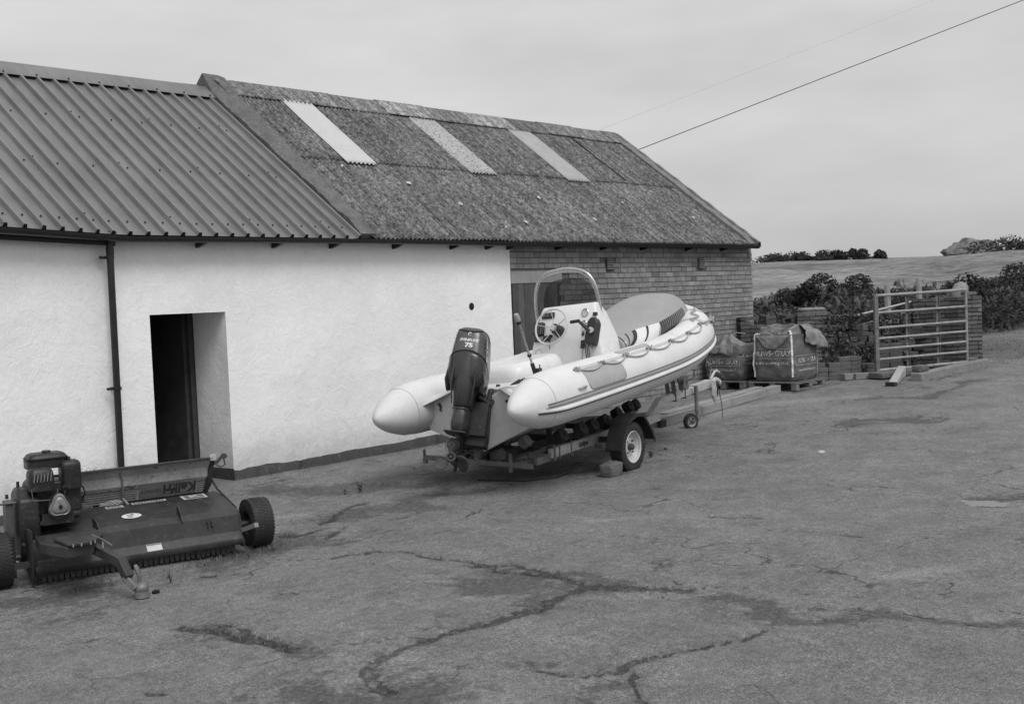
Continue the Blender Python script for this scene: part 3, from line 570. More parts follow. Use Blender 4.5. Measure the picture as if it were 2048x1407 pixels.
# cranked drawbar
b = MB(); b.prism([(1.75, .24), (2.08, .235), (2.2, .27), (2.44, .44), (2.46, .52), (2.38, .52), (2.12, .36), (2.02, .33), (1.75, .33)], (0, -.045, 0), (1, 0, 0), (0, 0, 1), -.09); b.build('drawbar_crank', galv, tr, bevel=.006)
b = MB(); b.bar((2.40, 0, .478), (3.55, 0, .545), .08, .095); b.build('drawbar', galv, tr, bevel=.008)
b = MB(); b.prism([(3.35, .49), (3.92, .52), (4.0, .60), (3.9, .63), (3.5, .605), (3.35, .60)], (0, -.05, 0), (1, 0, 0), (0, 0, 1), -.10); b.build('drawbar_head', galv, tr, bevel=.006)
b = MB()
for x in (2.78, 3.06, 3.38): z = .478+(x-2.4)*.058; b.box((x, -.044, z), (.014, .012, .125)); b.box((x, .0, z+.055), (.014, .1, .012)); b.box((x, 0, z-.06), (.02, .11, .012))
b.build('u_bolt', dsteel, tr)
b = MB(); b.tube([(3.96, 0, .585), (4.05, 0, .60), (4.12, 0, .60), (4.19, 0, .58)], [.04, .046, .05, .048], 14); b.sph((4.20, 0, .565), .055, 14); cp = b.build('coupling_head', mat('pale_cast_metal', .45, .5, .2, metal=.3), tr)
b = MB(); b.tube([(3.96, 0, .62), (4.04, 0, .68), (4.10, 0, .72), (4.18, 0, .73), (4.27, 0, .70)], [.02, .019, .018, .018, .014], 10); b.build('handle', galv, cp)
b = MB(); b.tube([(4.0, .03, .62), (4.06, .03, .76), (4.04, .03, .80), (3.99, .03, .83)], .012, 8); b.build('brake_lever', galvd, cp)
b = MB(); b.tube([(4.06, -.05, .56), (4.05, -.055, .50), (4.06, -.05, .44), (4.05, -.06, .40)], [.02, .016, .012, .005], 8); b.sph((4.06, -.05, .55), .05, 10, (1.2, .7, 1)); b.build('plug', dplast, cp)
b = MB()
for i in range(3):
    pts = [(3.86+i*.03, -.055-.01*i, .60), (3.87+i*.03, -.075, .50), (3.85+i*.025, -.08, .42), (3.87+i*.03, -.075, .35-.03*i)]; b.tube(pts, [.018, .030, .028, .006], 8)
b.build('rag', mat('old_rope', .33, .9, .3, 20, .8, 60, .01), tr)
b = MB(); b.tube([(4.06, -.07, .50), (4.10, -.09, .30), (4.11, -.10, .12), (4.06, -.12, .01), (3.9, -.1, .005)], .005, 6); b.build('loose_wire', dplast, tr)
# jockey wheel
b = MB(); b.cyl((3.27, -.10, .60), (3.28, -.10, .24), .026, n=14); b.cyl((3.28, -.10, .26), (3.285, -.10, .16), .02); b.box((3.19, -.060, .150), (.2, .008, .035)); b.box((3.19, -.140, .150), (.2, .008, .035)); b.box((3.27, -.10, .16), (.05, .08, .05)); b.build('jockey_stem', galvd, tr, bevel=.002)
wheel(tr, (3.08, -.10, .143), .106, .06, .066, mat('grey_plastic_rim', .3, .5), -1, R(-28))
# winch post and bow stand
b = MB()
for s in (-1, 1): b.bar((2.74, s*.04, .52), (2.68, s*.05, .82), .01, .06, up=(0, 1, 0)); b.bar((2.98, s*.04, .54), (2.80, s*.045, .78), .008, .028, up=(0, 1, 0))
b.box((2.62, 0, .80), (.10, .07, .05)); b.bar((2.72, 0, .79), (2.98, 0, .82), .03, .02); b.build('winch_post', galvd, tr, bevel=.002)
b = MB(); b.cyl((2.62, -.06, .84), (2.62, .06, .84), .045, n=16); b.build('bow_roller', rubber, tr)
b = MB(); 
for s in (-1, 1): b.prism([(3.02, .54), (3.20, .545), (3.17, .66), (3.20, .74), (3.05, .74)], (0, s*.035, 0), (1, 0, 0), (0, 0, 1), .004)
b.cyl((3.10, -.04, .67), (3.10, .04, .67), .035); wp = b.build('winch', galvd, tr, bevel=.001)
b = MB(); b.tube([(3.10, -.05, .67), (3.17, -.08, .70), (3.27, -.08, .705), (3.27, -.08, .80), (3.27, -.13, .81)], .008, 6); b.build('handle', dsteel, wp)
# rear crossbar with lamp posts
b = MB(); b.bar((-1.30, -.47, .20), (-1.30, .88, .235), .035, .05, up=(0, 0, 1)); b.bar((-1.3, -.26, .21), (-1.0, -.44, .24), .035, .045); b.bar((-1.3, .3, .21), (-1.0, .46, .24), .035, .045); b.build('rear_crossbar', galvd, tr, bevel=.003)
b = MB(); b.box((-1.31, -.22, .225), (.02, .035, .19)); b.build('lamp_post', galvd, tr, bevel=.002); b = MB(); b.box((-1.31, .87, .245), (.02, .022, .15)); b.box((-1.30, .87, .20), (.03, .05, .05)); b.build('lamp_post', galvd, tr, bevel=.002)
def roller(c, ax, r, L, mt, ribbed=True, name='ribbed_roller'):
    b = MB(); c = Vector(c); ax = Vector(ax).normalized(); u = ax.orthogonal().normalized(); v_ = ax.cross(u); rings = []
    for h, k in ((-.5, .75), (-.46, 1), (.46, 1), (.5, .75)):
        rings.append([c+ax*h*L+(u*math.cos(a)+v_*math.sin(a))*r*k*(1 if not ribbed or i % 4 < 2 else .86) for i, a in enumerate([2*math.pi*i/72 for i in range(72)])])
    b.loft(rings); b.cyl(c-ax*L*.6, c+ax*L*.6, r*.25, n=8); return b.build(name, mt, tr, sharp=25)
rl_l = mat('weathered_ribbed_rubber', .13, .7, .3, 12, .2, spots=.2); 
for (y, z, rx) in ((.19, .30, .25), (-.05, .29, -.3), (.42, .38, .5), (-.36, .435, -.5)): roller((-1.25, y, z), (0, math.cos(rx), math.sin(rx)), .062, .095, rl_l)
for (x, y, z, rx) in ((-.80, -.50, .44, -.5), (-.54, -.58, .48, -.5), (-.30, -.58, .49, -.5), (-.08, -.60, .51, -.5), (.34, -.52, .55, -.5), (.55, -.55, .60, -.5), (.95, -.42, .58, -.5), (-.80, .50, .40, .5), (-.3, .58, .44, .5), (.34, .52, .50, .5), (.95, .42, .55, .5)):
    roller((x, y, z), (0, math.cos(rx), math.sin(rx)), .072 if x < .3 else .062, .10, rubber, x > .3)
for s in (-1, 1):
    b = MB(); b.bar((-.85, s*.46, .40), (.1, s*.52, .44), .025, .045); b.bar((.25, s*.48, .47), (1.05, s*.4, .52), .025, .045); b.box((-.42, s*.47, .35), (.05, .03, .14)); b.box((.6, s*.45, .42), (.05, .03, .14)); b.box((-.70, s*.30, .38), (.05, .05, .24)); b.bar((-1.3, s*.42, .30), (-.8, s*.44, .36), .025, .045)
    b.bar((-1.25, s*.42, .33), (-1.25, s*.12, .24), .03, .03); b.build('roller_arm', dsteel, tr, bevel=.003)
# ------------------------------------------------------------ boat
BM = TM @ Matrix.Translation((-1.36, 0, .376)) @ Matrix.Rotation(R(-5.2), 4, 'Y') @ Matrix.Rotation(R(-4.0), 4, 'X')
boat = thing('inflatable_boat', 'pale rigid inflatable boat with a black outboard and console, standing on the trailer', 'boat', M=BM)
t = NT('pale_hypalon'); a = t.noise(2.2, 6, .65); c = t.noise(9, 8, .75); d = t.noise(40, 4, .7); v = t.ma('MULTIPLY', t.mr(a, .3, .7, .90, 1.05), t.mr(d, .3, .7, .96, 1.04)); v = t.ma('MULTIPLY', v, .63); v = t.mix(t.mr(c, .56, .70, 0, .30), v, .34)
sc2 = t.mr(t.noise(5, 8, .8, vec=t.coord((.6, 5, 5))), .63, .68, 0, .35); v = t.mix(sc2, v, .30); t.gray(v); t.set(.6, 0, .3); t.bump(t.ma('ADD', a, t.ma('MULTIPLY', t.noise(150, 2), .15)), .25, .006); hyp = t.m
grp = mat('white_gelcoat', .66, .35, .08, 3, .05, 40)
gryh = mat('grey_hypalon', .33, .6, .1, 5, .2, 120, .001)
lgry = mat('light_grey_hypalon', .42, .6, .1, 5, .2, 120, .001)
# centreline of the tube: half, from stern to bow
half = [(-.69, .82, .455, .012), (-.680, .82, .456, .037), (-.650, .82, .457, .072), (-.59, .82, .459, .116), (-.505, .82, .46, .164), (-.395, .82, .462, .209), (-.255, .82, .464, .247), (-.07, .82, .465, .268), (.3, .82, .460, .274), (1.0, .82, .448, .268), (1.8, .82, .442, .262), (2.5, .815, .452, .260), (3.05, .775, .49, .258), (3.5, .68, .54, .256), (3.85, .52, .605, .257), (4.12, .30, .66, .253), (4.26, .12, .69, .251), (4.29, 0, .695, .25)]
def cr(p0, p1, p2, p3, t): return [.5*((2*b_)+(-a_+c_)*t+(2*a_-5*b_+4*c_-d_)*t*t+(-a_+3*b_-3*c_+d_)*t**3) for a_, b_, c_, d_ in zip(p0, p1, p2, p3)]
full = [(x, -y, z, r) for x, y, z, r in half]+[(x, y, z, r) for x, y, z, r in half[::-1][1:]]
dense = []
for i in range(len(full)-1):
    p = [full[max(0, min(len(full)-1, i+k))] for k in (-1, 0, 1, 2)]
    nsub = 6
    for k in range(nsub): dense.append(cr(*p, k/nsub))
dense.append(list(full[-1]))
TP = [Vector(d[:3]) for d in dense]; TR = [d[3] for d in dense]
TT = [(TP[min(i+1, len(TP)-1)]-TP[max(i-1, 0)]).normalized() for i in range(len(TP))]
cum = [0]
for a, b_ in zip(TP, TP[1:]): cum.append(cum[-1]+(b_-a).length)
TL = cum[-1]
def tubept(s, ang, off=0.):
    """s = metres from the starboard stern tip; ang 0 = outward, 90 = up"""
    s = max(0, min(TL, s)); i = min(range(len(cum)), key=lambda k: abs(cum[k]-s) if k < len(cum) else 9)
    j = i if cum[i] <= s else i-1; j = max(0, min(len(TP)-2, j)); f = (s-cum[j])/(cum[j+1]-cum[j]); f = max(0, min(1, f))
    p = TP[j].lerp(TP[j+1], f); t_ = TT[j].lerp(TT[j+1], f).normalized(); r = TR[j]*(1-f)+TR[j+1]*f
    z = Vector((0, 0, 1)); z = (z-t_*z.dot(t_)).normalized(); outw = t_.cross(z).normalized()
    a = R(ang); d = outw*math.cos(a)+z*math.sin(a); return p+d*(r+off), d
b = MB(); NS = 220; ss = [TL*(.5-.5*math.cos(math.pi*i/NS)) if False else TL*i/NS for i in range(NS+1)]
ss = sorted(set([0, .004, .012, .03, .06, .1]+ss+[TL-.004, TL-.012, TL-.03, TL-.06, TL]))
rings = []
for s in ss:
    rings.append([tubept(s, a_, .0025*nz3(s*2.2, math.cos(R(a_))*2, math.sin(R(a_))*2))[0] for a_ in [360*k/40 for k in range(40)]])
b.loft(rings); b.build('buoyancy_tube', hyp, boat, sharp=180)
def band(name, s0, s1, a0, a1, off, mt, n=80, na=4, parent=boat, th=0):
    b = MB(); rr = []
    for i in range(n+1):
        s = s0+(s1-s0)*i/n; row = [tubept(s, a0+(a1-a0)*j/na, off)[0] for j in range(na+1)]+[tubept(s, a1-(a1-a0)*j/na, -.004)[0] for j in range(na+1)]; rr.append(row)
    b.loft(rr); return b.build(name, mt, parent, sharp=40)
E0 = .20
band('rubbing_strake', E0+.10, TL-E0-.10, -8, -1, .004, mat('strake_grey', .36, .6, .08))
band('rubbing_strake', E0+.08, TL-E0-.08, -13, -8, .006, lgry)
b = MB(); 
rr = []
for i in range(161):
    s = E0+(TL-2*E0)*i/160; e = min(1, i/5, (160-i)/5); e = max(.12, e)
    base = [(-22, -.003), (-22, .012*e), (-20.5, .024*e), (-18, .030*e), (-15.5, .024*e), (-14, .012*e), (-12.8, .004), (-12.8, -.003)]
    rr.append([tubept(s, a_, o_)[0] for a_, o_ in base])
b.loft(rr); st1 = b.build('rubbing_strake', mat('white_rubber', .62, .5, .08), boat, sharp=60)
b = MB(); b.tube([tubept(E0+(TL-2*E0)*i/160, -23.2, .004)[0] for i in range(161)], .009, 8); b.build('black_edge', rubber, st1)
b = MB(); b.tube([tubept(E0+.1+(TL-2*E0-.2)*i/160, -8.2, .007)[0] for i in range(161)], .0045, 6); b.tube([tubept(E0+.1+(TL-2*E0-.2)*i/160, -1, .003)[0] for i in range(161)], .006, 6); b.build('grey_edge', mat('mid_grey_rubber', .16, .6), st1)
# end cone seams
for s in (2.25, 3.3, TL-3.3, TL-2.25): band('seam_tape', s, s+.035, 24, 130, .0015, hyp, n=3, na=14)
for s in (.40, TL-.40):
    b = MB(); b.tube([tubept(s, 360*k/40, .001)[0] for k in range(41)], .0035, 6); b.build('cone_seam', lgry, boat)
# knee pad patch with rounded corners
def patch(name, s0, s1, a0, a1, off, mt, rad=.07, parent=boat):
    b = MB(); n, m_ = 24, 20; L = s1-s0; H = R(a1-a0)*.28
    def sq(i, j):
        u_, v_ = i/n, j/m_; x_ = (u_-.5)*L; y_ = (v_-.5)*H; dx = max(0, abs(x_)-(L/2-rad)); dy = max(0, abs(y_)-(H/2-rad)); d = math.hypot(dx, dy)
        if dx > 0 and dy > 0 and d > 0:
            k = max(dx, dy)/d; x_ = math.copysign(L/2-rad+dx*k, x_); y_ = math.copysign(H/2-rad+dy*k, y_)
        return tubept(s0+L/2+x_, (a0+a1)/2+math.degrees(y_/.28), off)[0]
    b.add([sq(i, j) for j in range(m_+1) for i in range(n+1)], [(j*(n+1)+i, j*(n+1)+i+1, (j+1)*(n+1)+i+1, (j+1)*(n+1)+i) for j in range(m_) for i in range(n)])
    return b.build(name, mt, parent, solid=.003)
patch('knee_patch', .98, 1.74, 1, 49, .003, gryh)
patch('knee_patch', TL-1.74, TL-.98, 1, 49, .003, gryh)
patch('reinforcement_patch', 1.9, 2.6, 64, 80, .003, gryh, .03)
b = MB()
pts = [tubept(.84+dx, 13-abs(dx)*20, h)[0] for dx, h in ((-.07, .0), (-.055, .02), (0, .03), (.055, .02), (.07, 0))]; b.tube(pts, .012, 8); b.build('lifting_handle', lgry, boat)
# grab lines
rope = mat('weathered_rope', .36, .9, .25, 40, .9, 150, .004, spots=.25)
band('grab_line_tape', 1.0, 4.0, 50, 58, .003, lgry, n=60); band('grab_line_tape', TL-4.0, TL-1.0, 50, 58, .003, lgry, n=60)
for sgn in (0, 1):
    an = [.93, 1.42, 1.93, 2.46, 3.0, 3.5, 4.0]
    f = (lambda s: s) if not sgn else (lambda s: TL-s)
    b = MB(); pts = []
    for a_, c_ in zip(an, an[1:]):
        for k in range(10):
            u_ = k/10; s = a_+(c_-a_)*u_; pts.append(tubept(f(s), 51-12*math.sin(math.pi*u_)**.8, .016)[0])
    pts.append(tubept(f(an[-1]), 51, .016)[0]); b.tube(pts, .0085, 8); gl = b.build('grab_line', rope, boat)
    for a_ in an:
        b = MB(); p, d = tubept(f(a_), 52, .02)
        for k in range(5): q = p+V(random.uniform(-.03, .03), random.uniform(-.02, .02), random.uniform(-.008, .012)); b.tube([q+V(.02*math.cos(t_), .016*math.sin(t_), .012*math.sin(t_*2+k)) for t_ in [i*.8 for i in range(9)]], .006, 6)
        b.build('knot', rope, gl)
# bow rope with knots
b = MB(); P1 = [tubept(4.0, 52, .02)[0], tubept(4.18, 44, .03)[0], tubept(4.32, 36, .035)[0]]
for k in range(16): a_ = k*.9; P1.append(tubept(4.42, 30, .03)[0]+V(.035*math.cos(a_), .035*math.sin(a_*1.3), .03*math.sin(a_)))
P1 += [tubept(4.55, 32, .03)[0], tubept(4.72, 24, .03)[0], tubept(4.86, 2, .04)[0], tubept(4.92, -16, .05)[0], tubept(4.84, -24, .05)[0], tubept(4.74, -8, .025)[0], tubept(4.66, 14, .02)[0], tubept(4.6, 30, .02)[0]]
b.tube(P1, .011, 8)
P2 = [tubept(4.0+.09*i, 70+10*math.sin(i*1.7)+i*2, .02)[0] for i in range(8)]; b.tube(P2, .010, 8)
b.build('bow_rope', rope, boat)
patch('bow_tape', 4.12, 4.2, 35, 120, .004, lgry, .02); patch('bow_tape', 4.62, 4.7, 50, 120, .004, lgry, .02)
# hull
b = MB(); rings = []
for i in range(31):
    x = 4.05*i/30; k = max(0, (x-2.1)/1.95); kz = .44*k**2.0; hw = .66*(1-.93*k**2.4); cz = .23+.24*k**1.6; tz = .44+.10*k
    rings.append([(x, 0, kz), (x, -.28*hw/.66, kz+(cz-kz)*.40), (x, -hw*.93, cz-.03), (x, -hw*.95, cz), (x, -hw, cz+.005), (x, -hw, tz), (x, 0, tz-.14 if x < 3.7 else tz-.05), (x, hw, tz), (x, hw, cz+.005), (x, hw*.95, cz), (x, hw*.93, cz-.03), (x, .28*hw/.66, kz+(cz-kz)*.40)])
b.loft(rings); b.build('hull', grp, boat, sharp=25)
# transom board, wider than the hull, with notched top and two side shelves
b = MB(); poly = [(0, -.02), (.36, .115), (.64, .22), (.70, .33), (.66, .50), (.50, .58), (.30, .585), (.20, .535), (-.20, .535), (-.30, .585), (-.50, .58), (-.66, .50), (-.70, .33), (-.64, .22), (-.36, .115)]
b.prism([(-y, z) for y, z in poly], (-.02, 0, 0), (0, 1, 0), (0, 0, 1), -.06); b.build('transom', mat('dull_transom', .56, .5, .15, 4, .1, 40), boat, bevel=.006)
for s in (-1, 1): b = MB(); b.add([(-.24, s*.60, .49), (-.26, s*.72, .47), (.0, s*.72, .56), (.0, s*.32, .60), (-.10, s*.30, .595)], [(0, 1, 2, 3, 4)]); b.build('transom_shelf', grp, boat, solid=.012)
b = MB(); b.box((-.084, -.42, .47), (.008, .15, .025)); b.build('transom_plate', dsteel, boat); b = MB(); b.cyl((-.082, 0, .055), (-.10, 0, .055), .028, n=16); b.build('drain_bung', dplast, boat)
b = MB(); b.prism([(-.02, 0), (.02, .02), (.01, .045), (.03, .09), (-.01, .10), (-.025, .05), (-.01, .03)], (-.082, .47, .40), (0, 1, 0), (0, 0, 1), .004); b.build('old_sticker', dsteel, boat)
# floor and inner well
b = MB(); b.box((1.75, 0, .34), (3.3, 1.16, .02)); b.build('deck', grp, boat)
# aft well moulding and seat pod
def rbox(b, c, d, n=7, taper=0, N=40, top=.05):
    cx, cy, z0 = c; hx, hy, h = d[0]/2, d[1]/2, d[2]; rings = []
    for zz, k in [(0, 1.0), (.3, 1.0-.3*taper), (.7, 1-.7*taper)]+[(1-top/h*(1-math.sin(t_))*1., 1-taper-(1-math.cos(t_))*top/max(hx, hy)) for t_ in (0, .5, 1.0, 1.4, 1.57)]:
        rings.append([(cx+hx*k*math.copysign(abs(math.cos(a_))**(2/n), math.cos(a_)), cy+hy*k*math.copysign(abs(math.sin(a_))**(2/n), math.sin(a_)), z0+h*zz) for a_ in [2*math.pi*i/N for i in range(N)]])
    b.loft(rings)
b = MB(); rbox(b, (.80, .02, .33), (.95, .62, .44), top=.12, n=4); b.build('seat_pod', grp, boat, sharp=60)
b = MB(); rbox(b, (.16, .0, .34), (.36, 1.0, .26), top=.10, n=4); b.build('splash_well', grp, boat, sharp=60)
# console
def dash(a_, b_, off=0.): # a to starboard, b up the sloped face
    return V(1.70, 0, .80) + V(0, -1, 0)*a_ + V(.40, 0, .917)*b_ + V(-.917, 0, .40)*off
b = MB(); prof = [(1.68, .33), (1.67, .60), (1.70, .80), (1.868, 1.185), (1.90, 1.21), (1.96, 1.21), (2.06, 1.10), (2.12, .80), (2.16, .33)]
rings = []
for k, e in ((-1, .86), (-.985, .95), (-.93, 1), (-.5, 1), (0, 1), (.5, 1), (.93, 1), (.985, .95), (1, .86)):
    r_ = []
    cxm, czm = 1.95, .8
    for x, z in prof:
        wd = .50-.14*min(1,max(0,(z-.55)/.66)); r_.append((cxm+(x-cxm)*e, k*wd, (czm+(z-czm)*(e if z > .5 else 1))))
    rings.append(r_)
b.loft(rings); con = b.build('console', grp, boat, sharp=50, bevel=.02, seg=3)
def dpanel(name, a0, a1, b0, b1, mt, th=.012, off=.004, parent=con, bev=.006):
    b = MB(); b.prism([(a0, b0), (a1, b0), (a1, b1), (a0, b1)], dash(0, 0, off+th), (0, -1, 0), (.40, 0, .917), -th); return b.build(name, mt, parent, bevel=bev)
scr = mat('dark_screen', .03, .2, .1, 3, 0, spec=.6); pnl = mat('instrument_black', .025, .4, .1, 5, 0)
o = dpanel('switch_panel', -.335, -.165, .315, .385, pnl)
for i in range(3): 
    b = MB(); b.prism([(-.315+i*.05, .33), (-.28+i*.05, .33), (-.28+i*.05, .37), (-.315+i*.05, .37)], dash(0, 0, .022), (0, -1, 0), (.4, 0, .917), .005); b.build('switch', mat('switch_grey', .08, .4), o, bevel=.002)
o = dpanel('chart_plotter', -.42, -.285, .12, .265, pnl, .05)
dpanel('screen', -.408, -.33, .14, .247, scr, .003, .055, parent=o, bev=0)
b = MB()
for i in range(5): b.cyl(dash(-.305, .14+i*.025, .054), dash(-.305, .14+i*.025, .058), .006, n=8)
b.build('button', mat('button_grey', .3, .5), o)
o = dpanel('marine_radio', -.40, -.21, .045, .11, pnl, .03); dpanel('screen', -.35, -.28, .057, .098, mat('lcd_grey', .2, .3), .003, .035, parent=o, bev=0)
b = MB(); b.sph(dash(-.175, .085, .055), .033, 12, (1, 1, .7)); b.tube([dash(-.175, .07, .05), dash(-.17, .02, .06), dash(-.18, -.06, .03)], [.012, .006, .003], 8); b.build('handset', pnl, o)
def gauge(a_, b_, r):
    b = MB(); n = V(-.917, 0, .40); b.lathe([(r, 0), (r, .012), (r*.88, .016), (r*.84, .010)], dash(a_, b_), n, 28); g = b.build('gauge', mat('chrome_bezel', .6, .25, .05, metal=.8), con)
    b = MB(); b.lathe([(r*.86, .009), (.0001, .009)], dash(a_, b_), n, 28); b.build('dial', mat('dial_white', .5, .4), g)
    b = MB(); b.bar(dash(a_-r*.1, b_-r*.1, .012), dash(a_+r*.35, b_+r*.5, .012), .004, .002); 
    for k in range(9): t_ = R(-30+k*30); b.bar(dash(a_+math.cos(t_)*r*.62, b_+math.sin(t_)*r*.62, .0115), dash(a_+math.cos(t_)*r*.78, b_+math.sin(t_)*r*.78, .0115), .004, .002)
    b.build('needle', pnl, g)
gauge(.238, .34, .047); gauge(.236, .222, .030); gauge(.236, .158, .028)
dpanel('rocker_switch', .215, .245, .07, .115, pnl); dpanel('rocker_switch', .21, .262, -.075, .02, pnl)
b = MB(); b.prism([(.35, .29), (.40, .29), (.40, .325), (.35, .325)], dash(0, 0, .03), (0, -1, 0), (.4, 0, .917), -.03); b.build('cleat', pnl, con, bevel=.004)
# throttle box on the starboard side
b = MB(); b.prism([(.25, -.02), (.37, -.06), (.39, .02), (.405, .20), (.375, .262), (.31, .265), (.275, .22), (.255, .08)], dash(0, 0, .10), (0, -1, 0), (.40, 0, .917), -.10); th_ = b.build('throttle_box', pnl, con, bevel=.018, seg=3)
b = MB(); b.tube([dash(.345, .085, .13), dash(.27, .155, .16), dash(.215, .205, .18)], [.026, .020, .016], 10); b.build('throttle_lever', pnl, th_)
b = MB(); b.cyl(dash(.225, .205, .18), dash(.115, .20, .18), .019, n=14); b.build('grip', rubber, th_)
b = MB(); b.cyl(dash(.355, .10, .13), dash(.355, .10, .15), .033, n=18); b.build('lever_boss', mat('pale_plastic', .45, .4), th_); th_.location = (0, -.05, -.015)
b = MB(); b.tube([dash(.35, -.06, .05), dash(.40, -.10, .07), dash(.415, .0, .09), dash(.395, .07, .08)], .005, 6)
for i in range(3): b.tube([dash(.30+i*.02, -.04, .06), dash(.31+i*.022, -.14, .05), dash(.33+i*.02, -.26, .03)], .006, 6)
b.tube([dash(.27+.008*math.cos(i*1.6), -.07-.006*i, .05+.008*math.sin(i*1.6)) for i in range(24)], .003, 5)
b.build('control_cable', pnl, con)
# steering wheel
swc = V(1.60, .085, 1.015); swn = V(-.90, 0, .43).normalized(); u_ = V(0, -1, 0); v_ = swn.cross(u_).normalized()
b = MB(); b.tube([swc+(u_*math.cos(t_)+v_*math.sin(t_))*.205 for t_ in [2*math.pi*i/48 for i in range(49)]], .011, 10, cap=False); sw = b.build('steering_wheel', mat('pale_wheel_rim', .5, .35, .1), con)
b = MB()
for k in range(5): t_ = R(97)+k*2*math.pi/5; d = u_*math.cos(t_)+v_*math.sin(t_); b.tube([swc-swn*.05+d*.03, swc-swn*.03+d*.12, swc+d*.20], .0045, 6)
b.build('spoke', mat('stainless', .55, .25, .1, metal=.9), sw)
b = MB(); b.cyl(swc-swn*.06, swc-swn*.02, .038, .03, 18); b.build('hub', mat('stainless', .55, .25, .1, metal=.9), sw)
b = MB(); b.cyl(swc-swn*.06, swc-swn*.19, .055, .07, 20); b.build('steering_boss', pnl, con)
b = MB(); kc = [dash(a_-.02, b_-.045, .05) for a_, b_ in ((-.27, -.01), (-.33, -.02), (-.335, -.08), (-.30, -.15), (-.265, -.205), (-.235, -.16), (-.23, -.10), (-.25, -.04), (-.27, -.01))]; b.tube(kc, .003, 6); b.build('kill_cord', mat('cord_grey', .1, .6), con)
b = MB(); b.tube([dash(-.27, -.25, .02), dash(-.22, -.27, .03), dash(-.20, -.34, .03), dash(-.22, -.42, .02)], .009, 8); b.build('drain_hose', lgry, con)
# windscreen: stainless hoop with a tinted pane
HP = [(.50, .86), (.497, 1.03), (.493, 1.234), (.455, 1.40), (.385, 1.53), (.275, 1.597), (.147, 1.617), (0, 1.622), (-.13, 1.602), (-.225, 1.565), (-.298, 1.50), (-.341, 1.40), (-.354, 1.26), (-.362, 1.09), (-.372, .86)]
def hoop(t_, k=1., dx=0):      # t 0 port foot, 1 starboard foot
    q = t_*(len(HP)-1); i = min(int(q), len(HP)-2); f = q-i; p = [HP[max(0, min(len(HP)-1, i+d_))] for d_ in (-1, 0, 1, 2)]; y, z = cr(*p, f); cy, cz = .07, .95
    return V(1.97-.0*(z-1)+dx-.06*max(0, z-1.2), cy+(y-cy)*k, cz+(z-cz)*k)
b = MB(); b.tube([hoop(i/56) for i in range(57)], .015, 12); b.tube([hoop(i/56, .955) for i in range(4, 53)], .005, 8); ws = b.build('windscreen_frame', mat('stainless', .55, .25, .1, metal=.9), boat)
tg = NT('tinted_acrylic'); tg.t.nodes.remove(tg.b); tp = tg.n('ShaderNodeBsdfTransparent'); tp.inputs[0].default_value = (.32, .32, .32, 1); gl_ = tg.n('ShaderNodeBsdfGlossy'); gl_.inputs['Roughness'].default_value = .08; gl_.inputs[0].default_value = (.9, .9, .9, 1); ms = tg.n('ShaderNodeMixShader'); ms.inputs[0].default_value = .05; tg.l(tp.outputs[0], ms.inputs[1]); tg.l(gl_.outputs[0], ms.inputs[2]); tg.l(ms.outputs[0], tg.o.inputs[0])
tg2 = NT('light_acrylic'); tg2.t.nodes.remove(tg2.b); tp = tg2.n('ShaderNodeBsdfTransparent'); tp.inputs[0].default_value = (.86, .86, .86, 1); tg2.l(tp.outputs[0], tg2.o.inputs[0])
b = MB(); vs = [hoop(i/40, .84, .02)+V(0, -.03, .0) for i in range(5, 36)]; b.add(vs, [tuple(range(31))]); b.build('tinted_pane', tg.m, ws)
b = MB(); vs = [hoop(i/40, .96, .006) for i in range(3, 38)]; b.add(vs, [tuple(range(35))]); b.build('clear_pane', tg2.m, ws)
b = MB()
for y in (.485, -.375): b = MB(); b.box((1.96, y, .97), (.05, .03, .05)); b.sph((1.94, y*1.03, .97), .02, 8); b.build('screen_clamp', pnl, ws, bevel=.004)
# stern light on its pole
def bl(x, y, z): return BM.inverted() @ (TM @ V(x, y, z))
p0 = bl(-1.36, -.58, 1.14); p1 = bl(-1.60, -.58, 1.62); d = (p1-p0).normalized(); b = MB(); b.cyl(p0+d*.06, p1, .012, .011, 12); lp = b.build('light_pole', mat('stainless', .55, .25, .1, metal=.9), boat)
b = MB(); b.cyl(p0-d*.02, p0+d*.09, .022, .02); b.box(p0+V(.02, -.02, .0), (.06, .07, .05)); b.cyl(p0+d*.17, p0+d*.19, .021); b.tube([p0+V(.03, -.04, .01), p0+V(.03, -.05, .06)], .006, 6); b.cyl(p1-d*.01, p1+d*.02, .024); b.build('pole_bracket', pnl, lp)
b = MB(); b.lathe([(.024, .01), (.027, .03), (.025, .07), (.02, .085), (.001, .09)], p1+d*.01, d, 18); b.build('navigation_light', mat('lens_plastic', .35, .3), lp)
# ------------------------------------------------------------ outboard motor (part of the boat)
eT = V(-1.53, 0, 1.57); TL_ = R(17); dz = V(math.sin(TL_), 0, math.cos(TL_)); xx = V(math.cos(TL_), 0, -math.sin(TL_))
Rm = Matrix((xx, V(0, 1, 0), dz)).transposed() @ Matrix.Rotation(R(27), 3, 'Z')
MM = (BM.inverted() @ TM @ Matrix.Translation(eT) @ Rm.to_4x4())
def mo(x, y, a): return MM @ V(x, y*1.06, -a*1.085)       # a = distance down the leg
cowl = mat('black_gloss_cowl', .022, .22, .2, 3, .03, 30, spec=.6); cowlg = mat('graphite_cowl', .06, .28, .15, 3, .03, 30, spec=.6)
legm = mat('satin_black_leg', .028, .35, .3, 6, .1, 30, spec=.6)
CS = [(.0, .045, -.02, .20), (.012, .10, -.11, .26), (.035, .135, -.155, .30), (.08, .148, -.175, .32), (.18, .160, -.195, .33), (.30, .172, -.215, .33), (.42, .178, -.218, .33), (.50, .174, -.205, .32), (.56, .150, -.17, .30), (.60, .10, -.12, .26)]
